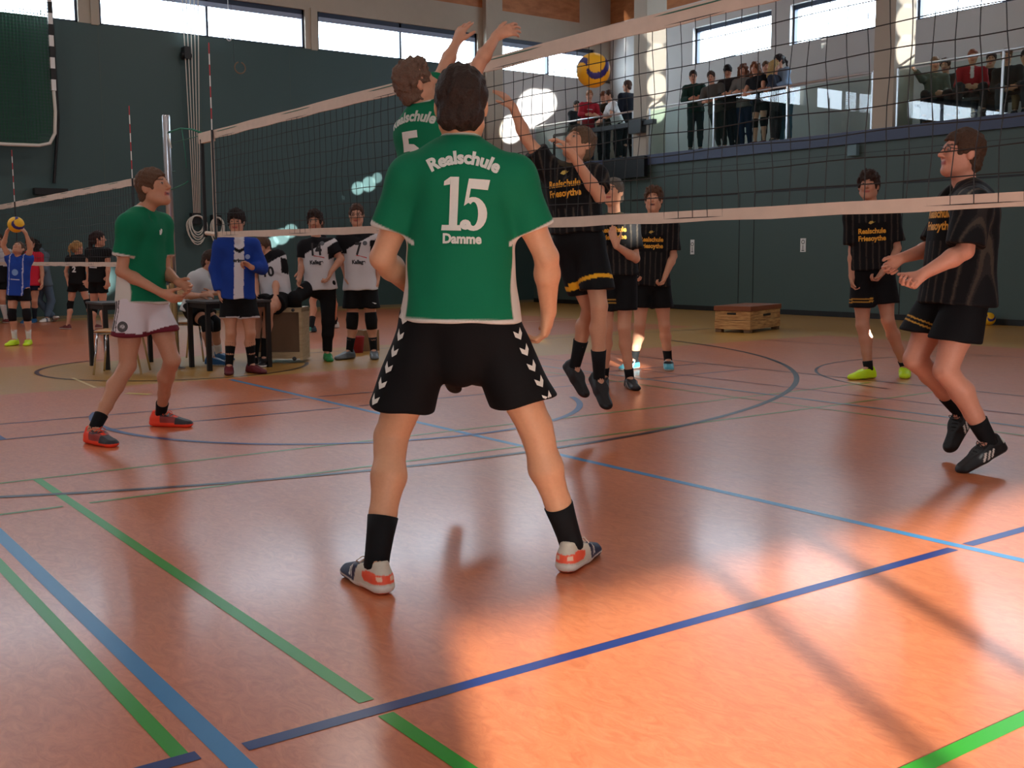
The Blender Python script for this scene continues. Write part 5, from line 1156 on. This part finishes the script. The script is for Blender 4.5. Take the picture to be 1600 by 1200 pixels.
person('blonde girl with a ponytail in a black number 2 jersey seen from behind', 18.1, 1.50, 172, (121, 441), (121, 400), (121, 387), hf=(140, 0), vox=.011, skin=(204, 150, 124), w=.9, shL=(109, 405), shR=(134, 405), aL=(103, 424, 0, 107, 444, 0), aR=(139, 424, 0, 136, 444, 0),
       lL=(110, 476, .03, 106, None, -.05, -120, 0), lR=(137, 474, .03, 148, None, .15, 150, 0), top=dict(fn=flatc((20, 20, 22)), hem=.04, sleeve=.35, t=.02), bottom=dict(fn=flatc(BLACK), len=.42, loose=.010), hair=('ponytail', (168, 128, 80)), pads=(18, 18, 20), shoes='maroon', seed=35,
       prints=[dict(t='2', size=.15, bold=.006, h=.20, col=(214, 214, 214), back=True, name='shirt_number')])
person('tall girl with a long dark ponytail in a black jersey seen from behind', 16.8, 1.66, 160, (153, 436), (153, 388), (154, 373), hf=(100, 0), vox=.011, skin=(204, 150, 124), w=.9, shL=(140, 394), shR=(167, 394), aL=(137, 416, 0, 140, 438, 0), aR=(169, 416, 0, 168, 438, -.04),
       lL=(147, 480, .03, 145, None, -.05, 170, 0), lR=(161, 478, .03, 163, None, -.10, 150, 0), top=dict(fn=flatc((20, 20, 22)), hem=.06, sleeve=.35, t=.02), bottom=dict(fn=flatc(BLACK), len=.5, loose=.010), hair=('longtail', (46, 30, 28)), pads=(18, 18, 20), shoes='maroon', seed=36,
       prints=[dict(poly=[[(-.07, -.02), (.07, -.02), (.07, .0), (-.07, .0)]], h=.20, col=(200, 200, 204), back=True, name='print_stripe')])

# ------------------------------------------------------------------ spectators on the gallery
def gal(x, y, Y): return float(onplane(x, y, 1, Y)@FH)
def spect(label, hx, hy, px_, py_, Y, H, phi, topc, botc, hair, lL=None, lR=None, aL='rail', aR='rail', hf=None, seed=50, bl=1.98, sleeve=1.9, shoes='black', skin=(198, 146, 120), pads=None, D=None, **kw):
    D = D or gal(px_, py_, Y); nk = (hx+(px_-hx)*.30, hy+(py_-hy)*.30)
    nx, ny = hx+(px_-hx)*.18, hy+14*(23.0/D)
    tf = topc if callable(topc) else flatc(topc)
    person(label, D, H, phi, (px_, py_), (nx, ny), (hx, hy), hf=hf or (phi, -14), aL=aL, aR=aR, lL=lL, lR=lR, base=ZG, vox=.016, skin=skin, top=dict(fn=tf, hem=.07, sleeve=sleeve, t=.024), bottom=dict(fn=flatc(botc), len=bl, loose=.010), hair=hair, shoes=shoes, seed=seed, pads=pads, group='spectators on the gallery', **kw)
DK = (24, 26, 30)
spect('spectator in dark clothes at the far left of the gallery, half behind the red hoodie', 901, 164, 896, 205, 17.45, 1.52, 30, (34, 42, 46), DK, ('crop', (40, 30, 26)), seed=51)
spect('spectator in a red hoodie with a white chest print leaning on the gallery rail', 921, 149, 918, 196, 17.30, 1.74, 10, (152, 28, 42), (40, 44, 60), ('crop', (150, 96, 60)), seed=52, prints=[dict(poly=[[(-.07, -.006), (.07, -.006), (.07, .010), (-.07, .010)]], h=.37, col=(205, 190, 190), name='print_stripe')])
spect('spectator with brown hair in a dark jacket between the red hoodie and the white shirt', 943, 151, 944, 197, 17.75, 1.70, -25, (48, 42, 30), DK, ('mop', (110, 62, 36)), seed=53, aL='fold', aR='fold')
spect('spectator in a white shirt leaning far over the gallery rail', 951, 149, 967, 195, 17.40, 1.76, -75, (206, 204, 204), (20, 21, 24), ('crop', (66, 46, 36)), seed=54, sleeve=.6)
spect('spectator in a black top with the back turned beside the left gallery pillar', 980, 134, 982, 186, 17.75, 1.84, -150, (22, 26, 38), (20, 21, 24), ('crop', (74, 50, 38)), seed=55, aL='hang', aR='hang', hf=(-110, 0))
spect('spectator with glasses in a dark green jacket, first of the standing row', 1083, 119, 1087, 171, 17.35, 1.78, 0, (24, 52, 44), (30, 42, 44), ('crop', (50, 36, 30)), seed=56, glasses=True)
spect('spectator in a grey sweater and dark trousers leaning on the rail, second in the row', 1111, 120, 1120, 171, 17.40, 1.76, -22, (84, 82, 78), (34, 40, 38), ('crop', (58, 42, 34)), seed=57, lL=(None, 0, 0, 1133, None, .05, 10, 0), lR=(None, 0, 0, 1124, None, 0, 0, 0))
spect('spectator with a mop of black hair and dark jacket looking down, third in the row', 1137, 111, 1144, 165, 17.7, 1.76, -12, (44, 42, 44), (26, 34, 44), ('mop', (22, 18, 18)), seed=58, lL=(None, 0, 0, 1153, None, 0, 10, 0), lR=(None, 0, 0, 1144, None, 0, 0, 0), hf=(-12, -28))
spect('girl with curly brown hair in a grey top and blue jeans', 1161, 109, 1163, 163, 17.75, 1.68, -25, (120, 120, 116), (28, 44, 72), ('curly', (104, 64, 44)), seed=59, lL=(None, 0, 0, 1172, None, .05, 10, 0), lR=(None, 0, 0, 1160, None, 0, -20, 0), shoes='brown')
spect('girl with wavy brown hair in a black jersey with black knee pads', 1180, 106, 1188, 158, 17.38, 1.68, -45, (20, 20, 24), DK, ('curly', (112, 70, 46)), seed=60, bl=.5, sleeve=.3, pads=(18, 18, 20), shoes='maroon')
spect('girl in a dark top looking down between the wavy-haired and the blonde girl', 1197, 104, 1202, 155, 17.95, 1.66, -5, (40, 38, 44), (34, 28, 30), ('crop', (96, 70, 52)), seed=61)
spect('girl with long blonde hair in a dark top on the gallery', 1210, 104, 1212, 153, 17.40, 1.66, 50, (44, 50, 64), (22, 24, 28), ('long', (176, 150, 100)), seed=62, hf=(70, -10))
spect('dark-ponytailed girl in a light denim shirt and jeans, last of the standing row', 1217, 95, 1229, 150, 17.7, 1.76, -60, (140, 166, 196), (52, 84, 98), ('ponytail', (34, 26, 26)), seed=63, hf=(-70, -14))
def sit(label, hx, hy, px_, py_, phi, topc, botc, hair, seed, **kw):
    D = gal(px_, py_, kw.pop('Y', 17.80)); py_ = hy+54
    ax = kw.pop('ax', None); aL = kw.pop('aL', 'lap'); aR = kw.pop('aR', 'lap'); hf_ = kw.pop('hf', (phi, -10))
    person(label, D, 1.74, phi, (px_, py_), (hx+(px_-hx)*.22, hy+17), (hx, hy), hf=hf_, aL=aL, aR=aR, lL=('sit', phi+14, .05), lR=('sit', phi-14, .05), base=ZG, vox=.016, top=dict(fn=flatc(topc) if not callable(topc) else topc, hem=.04, sleeve=1.9, t=.026), bottom=dict(fn=flatc(botc), len=1.98, loose=.012), hair=hair, shoes=kw.pop('shoes', 'black'), seed=seed, group='spectators on the gallery', **kw)
sit('seated spectator in a grey-green jacket with one arm on the rail beside the pillar', 1461, 99, 1459, 143, -15, (84, 96, 84), (24, 26, 30), ('crop', (120, 96, 70)), 71, aR=(1441, 124, -.1, 1430, 110, -.1))
sit('seated spectator with brown hair in a dark grey top next to the grey-green jacket', 1477, 102, 1485, 143, -38, (60, 66, 64), (36, 40, 44), ('quiff', (66, 44, 34)), 72, shoes='brown', Y=18.3)
sit('seated bald-looking spectator in a red jacket over a white shirt', 1520, 88, 1516, 136, -20, two((158, 34, 44), (216, 212, 212), lambda f: (f['b'] > .02) & (np.abs(f['a']) < .03) & (f['h'] > .2)), (30, 34, 38), ('crop', (132, 80, 60)), 73)
sit('seated spectator in black with the hands at the face', 1549, 92, 1545, 134, -25, (22, 24, 30), (36, 40, 44), ('crop', (52, 38, 32)), 74, Y=18.25, aR=(1535, 118, -.15, 1541, 106, -.2))
sit('seated spectator in a dark grey jacket with light hair', 1573, 88, 1578, 130, -20, (40, 46, 46), (44, 50, 56), ('quiff', (120, 100, 78)), 75)
sit('seated spectator in brown trousers cut off by the right edge', 1603, 88, 1604, 126, -20, (30, 40, 44), (120, 92, 58), ('crop', (40, 30, 26)), 76, shoes='black', Y=18.2)
a, b = onplane(1440, 150, 1, 17.72), onplane(1640, 130, 1, 17.72)
bn = empty('gallery_bench', ((a[0]+b[0])/2, 17.8, ZG), 'long dark bench on the gallery under the seated spectators', 'bench')
box_obj('seat_board', (a[0]-.1, 17.66, ZG+.40), (b[0], 18.5, ZG+.45), M_BLACK, bn)
for x in (a[0], (a[0]+b[0])/2, b[0]-.1): box_obj('leg', (x, 17.7, ZG), (x+.05, 18.45, ZG+.40), M_BLACK, bn)

# ------------------------------------------------------------------ spot lamps added to stand in for low sun reflected off the floor
def bounce(target, energy, deg, blend=.35, back=None, color=(1.0, .97, .92)):
    T = np.array(target, float); t = back or T[2]/SUN_TAN*.98; o = T-np.array([-.8824, .4706, SUN_TAN])*t; o[2] = max(o[2], .05)
    l = bpy.data.lights.new('sun_bounce', 'SPOT'); l.energy = energy; l.spot_size = math.radians(deg); l.spot_blend = blend; l.color = color; l.shadow_soft_size = .02
    ob = bpy.data.objects.new('sun_bounce', l); COL.objects.link(ob); ob.location = o; ob.rotation_euler = (Vector(T)-Vector(o)).to_track_quat('-Z', 'Y').to_euler()
bounce((XL, 16.95, 4.85), 60000, 3.0); bounce((XL, 16.25, 4.30), 52000, 2.4); bounce((XL, 17.3, 5.0), 50000, 2.2)
for dy, dz, r_, e in ((0, 0, 3.2, 4200), (.22, .12, 2.6, 3800), (-.2, -.12, 2.4, 3600)): bounce((XL, 10.05+dy, 1.62+dz), e*3, r_)
for dy, dz, r_, e in ((0, 0, 1.6, 11000), (.28, .10, 1.8, 12000), (.5, .25, 1.2, 9000), (-.45, -.25, 1.0, 8000)): bounce((XL, 11.95+dy, 2.72+dz), e*3, r_)
for dy, dz, r_, e in ((-.4, 0, 9, 900), (0, .12, 8, 900), (.4, .24, 7, 800)): bounce((XL, 8.2+dy, .45+dz), e*3.5, r_, back=3.4)
bounce((XL, 6.15, .72), 700, 24, .9, back=1.6)
for z in (4.35, 4.9, 5.5, 6.1): bounce((-18.2, 17.22, z), 42000, 1.7)
for z in (4.7, 5.2, 5.8, 6.4): bounce((-11.9, 17.25, z), 42000, 1.8)
